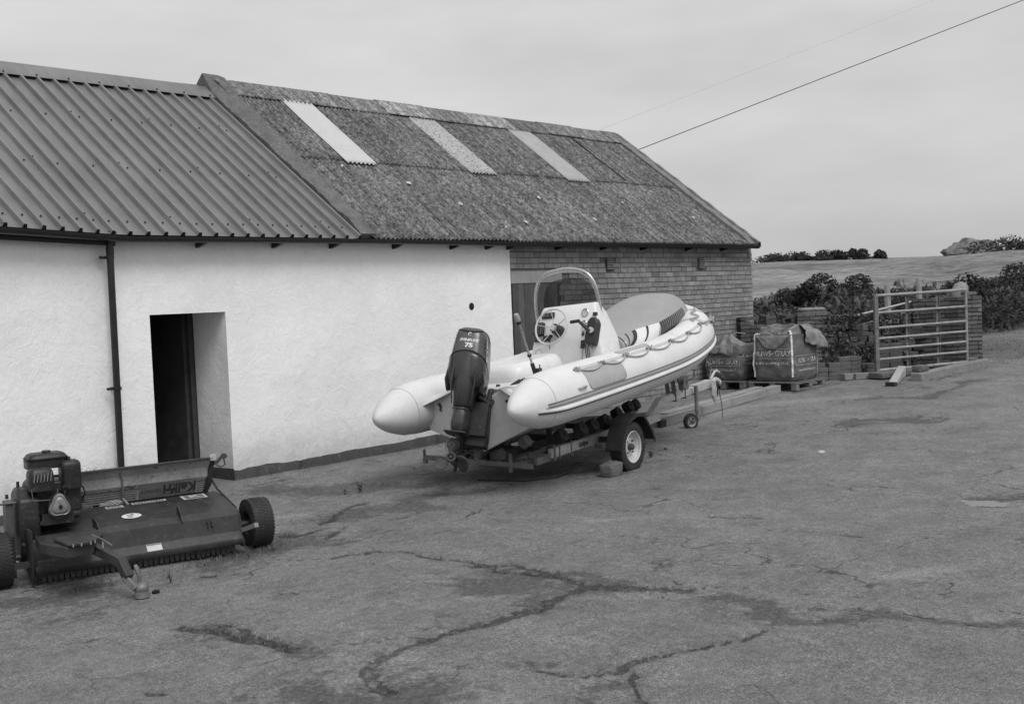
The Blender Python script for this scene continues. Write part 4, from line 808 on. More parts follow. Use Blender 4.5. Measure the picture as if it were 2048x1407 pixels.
def cint(a):
    for p, q in zip(CS, CS[1:]):
        if a <= q[0]: f = (a-p[0])/(q[0]-p[0]); return [p[i]*(1-f)+q[i]*f for i in range(4)]
    return CS[-1]
def cow(a, t_, off=0):     # t angle: 180 = rear, 270 = starboard
    _, w_, x0, x1 = cint(a); cx, hx_ = (x0+x1)/2, (x1-x0)/2; c_, s_ = math.cos(R(t_)), math.sin(R(t_)); n = 3.6
    r_ = (abs(c_)**n+abs(s_)**n)**(-1/n); x = cx+(hx_+off)*c_*r_; y = (w_+off)*s_*r_
    return mo(x, y, a)
def cang(y, a):            # rear face: angle whose y is y
    _, w_, x0, x1 = cint(a); hx_ = (x1-x0)/2; return 180+math.degrees(math.atan2(-(y/w_)/ (1) * 1, 1)) if False else 180-math.degrees(math.atan(y/w_))
b = MB(); aa = sorted(set([c[0] for c in CS]+[.06+.02*i for i in range(26)]))
b.loft([[cow(a, 360*k/64) for k in range(64)] for a in aa]); 
ob = b  # cowling
leg = MB()
def sec(a, w_, x0, x1, n=3, N=28):
    cx, hx_ = (x0+x1)/2, (x1-x0)/2; out = []
    for k in range(N):
        c_, s_ = math.cos(2*math.pi*k/N), math.sin(2*math.pi*k/N); out.append(mo(cx+hx_*math.copysign(abs(c_)**(2/n), c_), w_*math.copysign(abs(s_)**(2/n), s_), a))
    return out
leg.loft([sec(.26, .085, -.222, .1), sec(.40, .10, -.232, .12), sec(.52, .108, -.225, .14), sec(.62, .10, -.205, .14), sec(.70, .088, -.185, .13), sec(.735, .080, -.17, .12), sec(.74, .070, -.16, .11), sec(.80, .078, -.17, .12), sec(.87, .085, -.175, .12), sec(.93, .080, -.165, .12), sec(.965, .055, -.14, .12)])
leg.loft([sec(.95, .040, -.12, .12, 2), sec(1.08, .030, -.09, .13, 2), sec(1.16, .028, -.10, .15, 2), sec(1.22, .02, -.1, .15, 2)])
leg.lathe([(.001, -.16), (.035, -.15), (.052, -.12), (.058, -.02), (.052, .10), (.035, .18), (.012, .23), (.001, .235)], mo(0, 0, 1.20), MM.to_3x3() @ V(1, 0, 0), 20)
P_leg = leg.build('outboard_motor', legm, boat, sharp=50)
tagd = P_leg
ob.build('cowling', cowlg, P_leg, sharp=60)
# lower dark shroud over the cowl: below an arched seam
b = MB(); rr = []
for k in range(45):
    t_ = 84+192*k/44; arch = .235+.24*(abs(t_-180)/96)**2.2; rr.append([cow(arch, t_, .0035)]+[cow(arch+(.575-arch)*j/8, t_, .006) for j in range(1, 9)])
b.loft(rr, closed=False, cap=False); b.build('lower_cowl', cowl, P_leg, sharp=60, solid=.003)
b = MB(); b.tube([cow(.235+.24*(abs(t_-180)/96)**2.2, t_, .005) for t_ in [84+192*k/60 for k in range(61)]], .0035, 6); b.build('cowl_seam', rubber, P_leg)
# ridges on the leg, side wings
b = MB()
for s in (-1, 1): b.tube([mo(-.19, s*.085, .30), mo(-.222, s*.10, .42), mo(-.215, s*.105, .55), mo(-.175, s*.085, .72)], [.004, .010, .010, .005], 8)
b.tube([mo(-.165, s_, .755+.0*s_) for s_ in (-.075, -.03, .03, .075)], .006, 6)
b.build('leg_ridge', cowl, P_leg)
for s in (-1, 1): b = MB(); b.loft([[mo(-.16, s*.165, .40), mo(-.05, s*.18, .40), mo(-.05, s*.15, .42), mo(-.15, s*.15, .42)], [mo(-.15, s*.185, .50), mo(-.03, s*.19, .50), mo(-.03, s*.15, .50), mo(-.14, s*.15, .50)], [mo(-.11, s*.165, .60), mo(-.02, s*.165, .60), mo(-.02, s*.13, .58), mo(-.1, s*.13, .58)]]); b.build('cowl_flare', cowl, P_leg, bevel=.008)
b = MB(); b.loft([[cow(.030+.022*math.cos(R((t_-180)*1.6)), t_, .003), cow(.068-.030*(abs(t_-180)/48)**2, t_, .003)] for t_ in [132+96*k/20 for k in range(21)]], closed=False, cap=False); b.build('handle_recess', mat('hole_black', .012, .9, .1), P_leg, solid=.002)
white = mat('white_decal', .62, .45, .06, 6, 0)
def rear(y0, a0, sc=1.): return lambda x, y: cow(a0-y, cang(-(x+y0), a0-y), .0075)
def rearpt(x, y, a0): 
    a = a0-y; return cow(a, cang(-x, a), .0045)
lettering('EVINRUDE', .036, lambda x, y: rearpt(x-.0, y, .142), white, P_leg, bold=.0012, sx=1.0, shear=.3)
lettering('75', .054, lambda x, y: rearpt(x+.006, y, .190), white, P_leg, bold=.003, sx=1.35)
b = MB(); pl = []
for k in range(26): t_ = R(40+k*12); r1 = .019-.0002*k; r2 = .009+.0001*k; pl.append((r1, r2, t_))
vs = []; 
for r1, r2, t_ in pl: vs += [rearpt(math.cos(t_)*r1, math.sin(t_)*r1, .085), rearpt(math.cos(t_)*r2, math.sin(t_)*r2, .085)]
b.add(vs, [(2*i, 2*i+2, 2*i+3, 2*i+1) for i in range(25)]); b.build('emblem', white, P_leg, solid=.001)
def sidept(x, y, a0): a = a0-x; _, w_, x0, x1 = cint(a); return mo(-.06+y*1., -(w_*1.0+.004), a) 
lettering('E-TEC', .085, lambda x, y: (lambda a: mo(-.10-y*1.0+(a-.2)*.0, -(cint(a)[1]+.0035), a))(.20-x), white, P_leg, bold=.004)
# cavitation plate, skeg, propeller
b = MB(); b.prism([(-.34, -.05), (-.32, -.105), (-.10, -.115), (.10, -.06), (.14, 0), (.10, .06), (-.10, .115), (-.32, .105), (-.34, .05)], mo(0, 0, .985), MM.to_3x3() @ V(1, 0, 0), MM.to_3x3() @ V(0, 1, 0), .012); b.build('cavitation_plate', legm, P_leg, bevel=.003)
b = MB(); b.prism([(-.06, -1.24), (.14, -1.22), (.05, -1.40), (-.06, -1.43)], mo(0, .007, 0), MM.to_3x3() @ V(1, 0, 0), MM.to_3x3() @ V(0, 0, 1), .014); b.build('skeg', legm, P_leg, bevel=.004)
b = MB(); X1 = MM.to_3x3() @ V(1, 0, 0); b.lathe([(.03, -.315), (.046, -.315), (.050, -.30), (.052, -.22), (.048, -.15), (.03, -.15)], mo(0, 0, 1.20), X1, 24); b.lathe([(.001, -.285), (.031, -.285), (.031, -.315)], mo(0, 0, 1.20), X1, 20); b.cyl(mo(-.285, 0, 1.2), mo(-.325, 0, 1.2), .014, n=6); pr_ = b.build('propeller', legm, P_leg, sharp=50)
for k in range(3):
    ph = R(75+120*k); b = MB(); g = []
    for i in range(9):
        rr_ = .045+.125*i/8; wdt = R(62)*(math.sin(math.pi*(.22+.70*i/8)))**.8
        for j in range(9):
            u_ = (j/8-.5); t_ = ph+u_*wdt+.25*i/8; x = -.235+u_*.13*(1-.35*i/8)
            g.append(mo(x, rr_*math.cos(t_), 1.20-rr_*math.sin(t_)))
    b.add(g, [(i*9+j, i*9+j+1, (i+1)*9+j+1, (i+1)*9+j) for i in range(8) for j in range(8)]); b.build('propeller_blade', mat('worn_blade', .06, .28, .35, 8, .05, 40, metal=.3, spots=.14), P_leg, solid=.006)
# clamp bracket and tilt gear
b = MB()
for s in (-1, 1): b.prism([(.08, .56), (.30, .50), (.40, .56), (.40, .80), (.34, 1.00), (.24, 1.06), (.10, 1.00), (.05, .80)][::-1] if False else [(.08, -.56), (.05, -.80), (.10, -1.02), (.26, -1.08), (.36, -1.0), (.42, -.80), (.40, -.56), (.30, -.50)], mo(.03, s*.14-.09, 0), X1, MM.to_3x3() @ V(0, 0, 1), .045*s)
b.cyl(mo(.16, -.12, .66), mo(.16, .12, .66), .055, n=16); b.cyl(mo(.18, -.10, .62), mo(.15, -.06, .95), .035, n=14); b.cyl(mo(.18, .10, .62), mo(.15, .06, .95), .035, n=14); b.box(mo(.16, -.09, .80), (.18, .28, .34), M=MM.to_3x3()); b.box(mo(.24, -.09, .97), (.24, .28, .16), M=MM.to_3x3())
b.build('clamp_bracket', mat('bracket_black', .018, .5, .4, 8, .2, 40, spots=.05), P_leg, bevel=.01)
b = MB(); b.cyl(mo(.12, -.10, .60), mo(.14, -.20, .64), .03, n=12); b.tube([mo(.05, -.12, .60), mo(.10, -.22, .66), mo(.2, -.26, .58), mo(.24, -.26, .45)], .022, 10); b.sph(mo(.06, -.16, .58), .03, 10); b.build('steering_link', pnl, P_leg)
h0 = BM.inverted() @ (TM @ V(-1.36, -.20, .98)); 
def tb(x, y, z): return BM.inverted() @ (TM @ V(x, y, z))
b = MB(); b.tube([tb(-1.42, -.24, .86), tb(-1.38, -.25, .93), tb(-1.31, -.28, 1.0), tb(-1.22, -.31, 1.04)], [.017, .019, .019, .017], 10)
for k in range(3): b.tube([tb(-1.22, -.31+.01*k, 1.04), tb(-1.17, -.33+.02*k, 1.06-.02*k), tb(-1.14, -.34+.03*k, 1.03-.025*k)], [.008, .006, .002], 6)
b.build('rigging_hose', rubber, P_leg)
b = MB(); b.cyl(tb(-1.44, -.10, .97), tb(-1.38, -.52, .93), .005, n=8); b.cyl(tb(-1.44, -.10, .955), tb(-1.38, -.52, .915), .005, n=8); b.box(tb(-1.37, -.42, .95), (.03, .04, .07)); b.build('steering_rod', rubber, P_leg)
# ------------------------------------------------------------ hump in the bow
HM = TM.copy()
hump = thing('small_watercraft', 'smooth grey hump-shaped hull with black and white side stripes lying in the bow', 'watercraft', M=HM @ Matrix.Translation((1.6, 0, 1.1)))
HS = [(.66, 1.43, .48), (.9, 1.47, .52), (1.2, 1.53, .54), (1.6, 1.69, .54), (1.9, 1.785, .53), (2.15, 1.835, .51), (2.35, 1.84, .48), (2.50, 1.78, .43), (2.61, 1.70, .37), (2.68, 1.60, .29), (2.71, 1.48, .18)]
def hint(x):
    x = max(HS[0][0], min(HS[-1][0], x))
    for i in range(len(HS)-1):
        if x <= HS[i+1][0]:
            p = [HS[max(0, min(len(HS)-1, i+k))] for k in (-1, 0, 1, 2)]; f = (x-HS[i][0])/(HS[i+1][0]-HS[i][0]); q = cr(*p, f); return q[1], q[2]
def hpt(x, ph, off=0):       # ph 0 = starboard foot, 90 = top, 180 = port foot
    zt, hw = hint(x); zb = .98+.10*(x-.45); H_ = zt-zb; a_ = R(ph); c_, s_ = math.cos(a_), math.sin(a_)
    y = -hw*(1-.10*max(0, 1-s_*1.8))*math.copysign(abs(c_)**.62, c_); z = zb+H_*max(s_, 0)**.72
    n = V(0, -c_, s_+.15).normalized(); return V(x-1.6, y-.03, z-1.1)+n*off
b = MB(); xs = [.66, .68]+[.70+.05*i for i in range(38)]+[2.60, 2.64, 2.67, 2.69, 2.70, 2.71]; b.loft([[hpt(x, 180*k/32) for k in range(33)] for x in xs]); b.build('shell', mat('pale_grey_fabric_shell', .29, .6, .10, 2, .15, 100, .001), hump, sharp=60)
def hxz(x, z, off=.004):
    zt, hw = hint(x); zb = 1.02-.04+.10*(x-.45); return hpt(x, math.degrees(math.asin(max(.0, min(1, ((z-zb)/(zt-zb)))))**(1/.72) if False else math.asin(max(0., min(1, (z-zb)/(zt-zb)))**(1/.72))), off)
def zhi(x): return float(np.interp(x, [.2, .6, 1.02, 1.5, 2.18, 2.5], [1.30, 1.36, 1.43, 1.50, 1.655, 1.70]))
def zlo(x): return float(np.interp(x, [.2, .5, 1.33, 1.45, 2.18, 2.5], [1.16, 1.20, 1.29, 1.36, 1.51, 1.56]))
def hquad(b, x0, x1, x2, x3, off=.004, n=8, z0=None, z1=None, curve=.02):   # bottom x0..x1, top x2..x3
    vs = []
    for j in range(n+1):
        f = j/n
        for i in range(4):
            g = i/3; x = (x0+(x1-x0)*g)*(1-f)+(x2+(x3-x2)*g)*f+curve*math.sin(f*math.pi); lo_ = (z0 or zlo)(x); hi_ = (z1 or zhi)(x); vs.append(hxz(x, lo_+(hi_-lo_)*f, off))
    b.add(vs, [(j*4+i, j*4+i+1, (j+1)*4+i+1, (j+1)*4+i) for j in range(n) for i in range(3)])
hb = mat('stripe_black', .02, .5, .1); hw_ = mat('stripe_white', .62, .5, .08)
b = MB()
for i in range(14): x = 1.45+i*.054; w_ = .036-.0013*i; hquad(b, x, x+w_, x+.05*(1-i/14), x+w_+.05*(1-i/14), .005)
hquad(b, 1.38, 2.20, 1.38, 2.20, .006, 2, lambda x: zlo(x)-.012, lambda x: zlo(x)+.012, 0)
hquad(b, .68, .76, .98, 1.06); hquad(b, .98, 1.02, 1.25, 1.29, .006)
for x in (.68, .69, .70): hquad(b, x, x+.015, x+(x-.68)*14, x+(x-.68)*14+.02)
b.build('black_stripe', hb, hump)
b = MB(); hquad(b, .76, .98, 1.06, 1.26); hquad(b, 1.02, 1.36, 1.29, 1.50); b.build('white_stripe', hw_, hump)
b = MB(); hquad(b, 2.30, 2.38, 2.34, 2.42, .005, 8, lambda x: zlo(x)-.05, lambda x: zhi(x)); b.build('nose_trim', hw_, hump)
lettering('1', .14, lambda x, y: hxz(.72+x, 1.26+y*.9, .007), hw_, hump, bold=.006)
# ------------------------------------------------------------ chock stone and timber
stone = mat('rough_stone', .10, .9, .3, 8, .8, 30, .01, spots=.17)
def rock(name, c, d, mt, seed=0, rz=0, amp=.18, n=10, parent=None, sq=.5):
    b = MB(); rings = []
    for i in range(n+1):
        ph = max(.05, min(math.pi-.05, math.pi*i/n)); r_ = []
        for k in range(n*2):
            th = 2*math.pi*k/(n*2); x, y, z = math.sin(ph)*math.cos(th), math.sin(ph)*math.sin(th), math.cos(ph)
            x, y, z = [math.copysign(abs(q)**sq, q) for q in (x, y, z)]
            f = 1+amp*fbm(x*1.5+seed, y*1.5, z*1.5); p = V(x*d[0]/2*f, y*d[1]/2*f, z*d[2]/2*f); p.rotate(Matrix.Rotation(rz, 3, 'Z')); r_.append(p+Vector(c))
        rings.append(r_)
    b.loft(rings); return b.build(name, mt, parent, sharp=45)
tag(rock('stone_block', (2.05, -3.58, .07), (.27, .15, .15), stone, 3, R(8), .10, sq=.32), 'rough dark stone block chocking the near trailer wheel', 'stone block')
tim = mat('sawn_timber', .34, .8, .12, 5, .4, 30, .004, spots=0)
t = NT('long_grain_timber'); v = t.ma('MULTIPLY', t.mr(t.noise(3, 6, .7, vec=t.coord((.6, 9, 9))), .3, .7, .8, 1.15), t.mr(t.noise(1.5, 4), .3, .7, .85, 1.1)); v = t.ma('MULTIPLY', v, .27); v = t.mix(t.mr(t.noise(6, 7, .75), .55, .68, 0, .5), v, .10); t.gray(v); t.set(.8, 0, .3); t.bump(t.noise(6, 5, .7, vec=t.coord((.6, 12, 12))), .4, .004); tim = t.m
def beam(a, c, w_, h, label, name='timber_beam', mt=tim):
    a, c = Vector(a), Vector(c); d = (c-a); L = d.length; o = thing(name, label, 'timber', loc=a); o.rotation_euler = (0, -math.asin(d.z/L), math.atan2(d.y, d.x))
    b = MB(); b.box((L/2, 0, h/2), (L, w_, h)); b.build('beam', mt, o, bevel=.004); return o, L
z0 = gz(5.4, -1.9)
o, L = beam((5.42, -1.86, z0), (9.28, -1.58, gz(9.3, -1.6)), .15, .12, 'long pale timber beam nearest the jockey wheel with strap marks')
b = MB()
for x in (.55*L, .86*L, .30*L): b.box((x, 0, .0605), (.05, .154, .124))
b.build('strap_mark', mat('strap_grey', .20, .7), o)
o, L = beam((5.6, -1.68, z0+.0), (9.0, -1.42, gz(9.3, -1.6)), .14, .12, 'second pale timber beam lying behind the strapped one')
o, L = beam((5.75, -1.75, z0+.125), (8.2, -1.57, gz(8.2, -1.5)+.125), .16, .025, 'thin weathered board lying on top of the two timber beams')
b = MB(); b.box((5.40, -1.96, z0+.05), (.14, .07, .10), rz=R(4)); tag(b.build('dark_block', mat('dark_block_mat', .03, .8), bevel=.004), 'small black block against the near end of the strapped timber beam', 'block')
b = MB(); b.tube([(1.2, -2.5, .01), (1.35, -3.0, .01), (1.7, -3.15, .012), (2.05, -3.05, .015), (2.3, -2.9, .02)], .008, 6); tag(b.build('ground_cable', rubber), 'thin black cable trailing over the ground under the trailer', 'cable')
# ------------------------------------------------------------ bulk bags on pallets
palw = mat('grey_pallet_wood', .15, .85, .3, 6, .4, 40, .004)
def pallet(c, sx_, sy_, rz, label):
    o = thing('pallet', label, 'pallet', c, rz, 'pallets under the bulk bags'); b = MB()
    for k in range(5): b.box((-sx_/2+.06+k*(sx_-.12)/4, 0, .125), (.11, sy_, .018))
    b.build('top_board', palw, o, bevel=.002); b = MB()
    for y in (-1, 0, 1): b.box((0, y*(sy_/2-.05), .107), (sx_, .09, .017))
    for y in (-1, 0, 1): b.box((0, y*(sy_/2-.05), .010), (sx_, .09, .018))
    b.build('bottom_board', palw, o, bevel=.002)
    for x in (-1, 0, 1):
        for y in (-1, 0, 1): b = MB(); b.box((x*(sx_/2-.06), y*(sy_/2-.05), .059), (.11, .09, .078)); b.build('block', palw, o, bevel=.003)
    return o
bagm = NT('woven_bag'); v = bagm.ma('MULTIPLY', bagm.mr(bagm.noise(6, 6, .65), .3, .7, .8, 1.2), bagm.mr(bagm.noise(60, 3, .6), .3, .7, .85, 1.15)); v = bagm.ma('MULTIPLY', v, .115); bagm.gray(v); bagm.set(.6, 0, .35)
bagm.bump(bagm.ma('ADD', bagm.noise(9, 7, .7, dist=.8), bagm.ma('MULTIPLY', bagm.noise(90, 2), .15)), .8, .02); bagm = bagm.m
bagin = mat('bag_flap_inside', .19, .6, .2, 8, .6, 25, .012); strapm = mat('white_webbing', .60, .8, .12, 20, .4, 90); prt = mat('pale_bag_print', .42, .7, .25, 22, .1)
def bulk_bag(c, hx, hy, h, rz, label, faces, seed, sag=0, flap=None):
    o = thing('bulk_bag', label, 'bulk bag', c, rz, 'printed bulk bags on pallets by the building corner')
    def surf(side, f, z, off=0):      # side: 0 = +x, 1 = +y, 2 = -x, 3 = -y ; f -1..1 (left to right seen from outside), z 0..1
        th = math.atan(f)+side*math.pi/2; c_, s_ = math.cos(th), math.sin(th); n = 7
        r_ = (abs(c_)**n+abs(s_)**n)**(-1/n); bul = 1+.06*math.sin(min(1, z*1.15)*math.pi)**.7*1 - .06*max(0, z-.8)/.2*sag
        w_ = 1+.035*fbm(th*3+seed, z*5, seed)+.02*nz3(th*11, z*7, seed)+.010*nz3(th*5, z*22, seed)
        k = bul*w_*(1-.05*max(0, .1-z)*10); x, y = c_*r_*hx*k, s_*r_*hy*k; d = V(c_*r_/hx, s_*r_/hy, 0).normalized(); zz = h*z*(1-.05*sag*(1+nz3(th*2, seed, 0)) if z > .7 else 1)
        return V(x, y, zz)+d*off
    b = MB(); NF = 26; nzr = 26; rings = []
    for j in range(nzr+1):
        z = j/nzr; rings.append([surf(sd_, -1+2*i/NF, z)+V(0, 0, (.035*nz3(sd_*3+i*.12, 2, seed)*h if j == nzr else 0)) for sd_ in range(4) for i in range(NF)])
    top = rings[-1]; rings.append([p*1.0+V(-p.x*.08, -p.y*.08, -.03*h) for p in top]); rings.append([V(p.x*.7, p.y*.7, h*.83) for p in top]); rings.append([V(p.x*.2, p.y*.2, h*.88) for p in top])
    b.loft(rings); b.build('bag', bagm, o, sharp=75)
    for side, hz, s_ in faces:
        def mp(x, y, side=side): return surf(side, x/(hy if side in (0, 2) else hx), y, .005)
        W_ = (hy if side in (0, 2) else hx)
        lettering('HUWS', .125*s_, lambda x, y: mp(x-.165*W_/.37, hz+y/h), prt, o, bold=.002, sx=.80)
        lettering('GRAY', .125*s_, lambda x, y: mp(x+.18*W_/.37, hz+y/h), prt, o, bold=.002, sx=.80)
        lettering('www.huwsgray.co.uk', .082*s_, lambda x, y: mp(x, hz-.20+y/h), prt, o, bold=.0015, sx=.80*W_/.37)
        b = MB(); fr_ = [(-.86, -.10), (.86, -.10), (.86, .10), (-.86, .10)]
        def ln(x0, z0, x1, z1):
            pts = [mp((x0+(x1-x0)*k/14)*W_, hz+z0+(z1-z0)*k/14) for k in range(15)]; b.tube(pts, .0035, 4)
        for p, q in zip(fr_, fr_[1:]+fr_[:1]): ln(*p, *q)
        for k in range(3): 
            pts = [mp((-.02+k*.025-.02)*W_+.006*i, hz-.03+.02*i+.01*k) for i in range(3)]; b.tube(pts, .0035, 4)
        b.build('printed_frame', prt, o)
    return o, surf
zb = gz(9.8, -1.3)
pallet((9.93, -1.43, gz(9.9, -1.4)), 1.08, .86, R(1), 'weathered wooden pallet under the front bulk bag')
pallet((9.95, -.52, gz(9.9, -.5)), 1.05, .84, R(-2), 'weathered wooden pallet under the rear bulk bag, nearer the barn wall')
B1, s1 = bulk_bag((9.90, -1.43, gz(9.9, -1.4)+.135), .455, .36, .76, R(2), 'upright grey bulk bag with white lifting straps and open top, nearest the gate', [(2, .60, 1.0), (3, .44, .85)], 4)
B2, s2 = bulk_bag((9.93, -.50, gz(9.9, -.5)+.135), .44, .37, .62, R(-2), 'slumped grey bulk bag with its top flap folded over, standing nearest the barn wall', [(2, .50, .9), (3, .66, .85)], 9, sag=1)
def sheet(o, fn, nu, nv, name, mt, th=.004):
    b = MB(); b.add([fn(i/nu, j/nv) for j in range(nv+1) for i in range(nu+1)], [(j*(nu+1)+i, j*(nu+1)+i+1, (j+1)*(nu+1)+i+1, (j+1)*(nu+1)+i) for j in range(nv) for i in range(nu)]); return b.build(name, mt, o, sharp=180, solid=th)
# straps of the front bag along its corners, rising to loops
for sd_, f in ((2, -.93), (2, .93), (3, .93), (1, -.9)):
    pts = [s1(sd_, f, z, .008) for z in [.10+.045*i for i in range(20)]]; topz = {(2, .93): .10, (2, -.93): .06}.get((sd_, f), .05)
    e = pts[-1]; iy = .04 if e.y < 0 else -.04; ix = .04 if e.x < 0 else -.04; pts += [e+V(ix*.2, iy*.2, .04), e+V(ix*.6, iy*.8, topz), e+V(ix*1.5, iy*2, topz-.04), e+V(ix*2, iy*2.6, -.04)]
    b = MB(); 
    for p, q in zip(pts, pts[1:]): b.bar(p, q+(q-p)*.05, .030, .004, up=(1, 1, 0) if sd_ == 2 else (1, -1, 0))
    b.build('lifting_strap', strapm if f > 0 or sd_ == 3 else strapm, B1)
# front bag: open collar (tall at the back), flap hanging off the right
def collar(u, v):
    th = u*2*math.pi; n = 6; c_, s_ = math.cos(th), math.sin(th); r_ = (abs(c_)**n+abs(s_)**n)**(-1/n); dip = math.exp(-((math.atan2(math.sin(th-math.pi), math.cos(th-math.pi)))/.55)**2)
    hgt = .20-.17*dip+.05*nz3(c_*2, s_*2, 6); k = .93-.10*v+.05*nz3(c_*3, s_*3, v*3)+ (.10*v if c_ > .3 else 0)
    return V(c_*r_*.455*k, s_*r_*.36*k, .70+hgt*v)
sheet(B1, collar, 60, 8, 'collar', bagin)
def flapR(u, v):    # drape over the starboard/right side (-y face, far half)
    x = -.10+.62*u; drop = v; return V(x+.06*nz3(u*3, v*3, 2), -.30-.12*math.sin(v*1.9)-.03*nz3(u*6, v*5, 5)-.10*u*v, .93-.12*u-.10*v-.22*v*v+.04*nz3(u*4, v*4, 7))
sheet(B1, flapR, 24, 16, 'folded_flap', bagin)
def lip(u, v):      # collar folded down over the front face
    f = -.75+1.5*u; q = s1(2, f, .985-.30*v*(math.sin(u*math.pi)**.8), .012+.012*nz3(u*5, v*3, 3)+.02*math.sin(v*3)); return q
sheet(B1, lip, 24, 8, 'turned_down_lip', bagin)
def flapL(u, v):
    f = -.98+1.5*u; q = s2(2, f, 1.02-.30*v*(.6+.4*u)+.03*nz3(u*4, v*2, 5), .015+.05*math.sin(v*2.5)*abs(nz3(u*4, 1, 2)+.5)); return q
sheet(B2, flapL, 26, 10, 'folded_flap', bagin)
def bunch(u, v): a_ = u*2*math.pi; k = .20*(1-v*.75)*(1+.35*nz3(math.cos(a_)*2, math.sin(a_)*2, v*2)); return V(-.22+k*math.cos(a_)*.9, .02+k*math.sin(a_)*1.5, .56+.20*v+.05*nz3(math.cos(a_)*3, math.sin(a_)*3, v*3))
sheet(B2, bunch, 40, 10, 'bunched_top', bagin)
b = MB(); b.tube([(-.30, -.30, .60), (-.36, -.22, .68), (-.33, -.10, .76), (-.26, -.16, .80), (-.22, -.32, .78)], .006, 6); b.build('loop_strap', prt, B2)
# ------------------------------------------------------------ masonry by the gate
oldb = mat('old_dark_brick', .07, .9, .3, 12, .6, 45, .008, tint=1., spots=.03); ivm = mat('joint_dark', .03, .95, .2)
def brickrun(name, A, Bq, h0, h1, th, label, cat, crenel=0, seed=1, hb_=.065, mt=None, group=None, z0=None):
    rnd = random.Random(seed); A, Bq = V(*A, 0), V(*Bq, 0); L = (Bq-A).length; o = thing(name, label, cat, (A.x, A.y, gz(A.x, A.y)-.05 if z0 is None else z0), math.atan2(Bq.y-A.y, Bq.x-A.x), group)
    b = MB(); b.cur = 1; b.box((L/2, 0, min(h0, h1)/2-.01), (L-.01, th-.03, min(h0, h1)-.04)); b.cur = 0; z = 0; row = 0
    while z < max(h0, h1)+(.001 if not crenel else crenel):
        x = -.11*(row % 2)
        while x < L:
            l = rnd.choice([.21, .22, .22, .11]); a, c = max(x, 0), min(x+l, L); x += l; hh = h0+(h1-h0)*(a+c)/2/L
            if c-a < .04: continue
            if z+hb_*.5 > hh:
                if not (crenel and z < hh+crenel and int(a/.22) % 2 == 0): continue
            b.box(((a+c)/2, 0, z+hb_/2), (c-a-.009, th+rnd.uniform(-.006, .006), hb_-.006), tint=rnd.gauss(0, .22), jit=.004)
        z += hb_+.009; row += 1
    b.build('brickwork', [mt or oldb, ivm], o, sharp=30); return o
brickrun('brick_wall', (10.80, -.02), (11.95, -.62), 1.05, 1.06, .22, 'low dark brick wall with gap-toothed top behind the bulk bags', 'wall', .075, 3)
pil = brickrun('brick_pillar', (11.86, -.62), (12.22, -1.10), 1.16, 1.16, .36, 'square brick pillar with rounded rendered cap at the end of the low wall', 'pillar', 0, 5, mt=mat('pillar_brick', .12, .9, .25, 12, .6, 45, .008, tint=1., spots=.07))
b = MB(); rbox(b, (.30, 0, 1.14), (.50, .34, .12), top=.08, n=4); b.build('cap', mat('old_mortar', .19, .9, .25, 12, .8, 40, .01), pil, sharp=60)
# overgrown stone wall
WA, WB = V(12.18, -1.02, 0), V(12.98, -2.32, 0); wd = (WB-WA).normalized(); sw_ = thing('stone_wall', 'rough overgrown rubble wall between the brick pillar and the brick wall behind the gate', 'wall', (WA.x, WA.y, gz(12.4, -1.5)-.05), math.atan2(wd.y, wd.x))
b = MB(); b.cur = 1; b.box((.76, 0, .45), (1.5, .30, .9)); b.cur = 0; rnd = random.Random(8)
for row in range(9):
    x = -.1*rnd.random()
    while x < 1.55:
        l = rnd.uniform(.10, .26); hgt = rnd.uniform(.075, .11)
        for sy_ in (-1, 1): b.box((x+l/2, sy_*.15, .05+row*.10), (l-.015, .10, hgt), tint=rnd.gauss(-.1, .3), jit=.018)
        x += l
b.build('rubble_stone', [mat('rubble', .085, .95, .35, 14, .9, 40, .015, tint=1., spots=.2), ivm], sw_, sharp=30, bevel=.008)
brickrun('brick_wall', (12.98, -2.33), (13.50, -3.12), 1.33, 1.30, .24, 'taller dark brick wall directly behind the metal gate', 'wall', .0, 11)
brickrun('brick_pier', (13.50, -3.06), (13.66, -3.30), 1.30, 1.30, .30, 'narrow brick pier with toothed edge carrying the right end of the gate', 'pier', .075, 14, mt=mat('pillar_brick', .12, .9, .25, 12, .6, 45, .008, tint=1., spots=.07))
# rails
def rail(a, c, r, label): 
    b = MB(); a, c = Vector(a), Vector(c); n = 12; b.tube([a.lerp(c, i/n) for i in range(n+1)], r, 12); b.tube([c, c+(c-a).normalized()*.01], r*1.02, 12); return tag(b.build('steel_rail', galv), label, 'rail', 'steel rails over the rubble wall')
rail((12.27, -1.16, 1.19), (13.0, -2.36, 1.50), .021, 'upper galvanised steel rail running from the pillar over the rubble wall')
rail((12.27, -1.17, 1.155-.15), (12.95, -2.26, 1.30), .019, 'lower galvanised steel rail running from the pillar over the rubble wall')
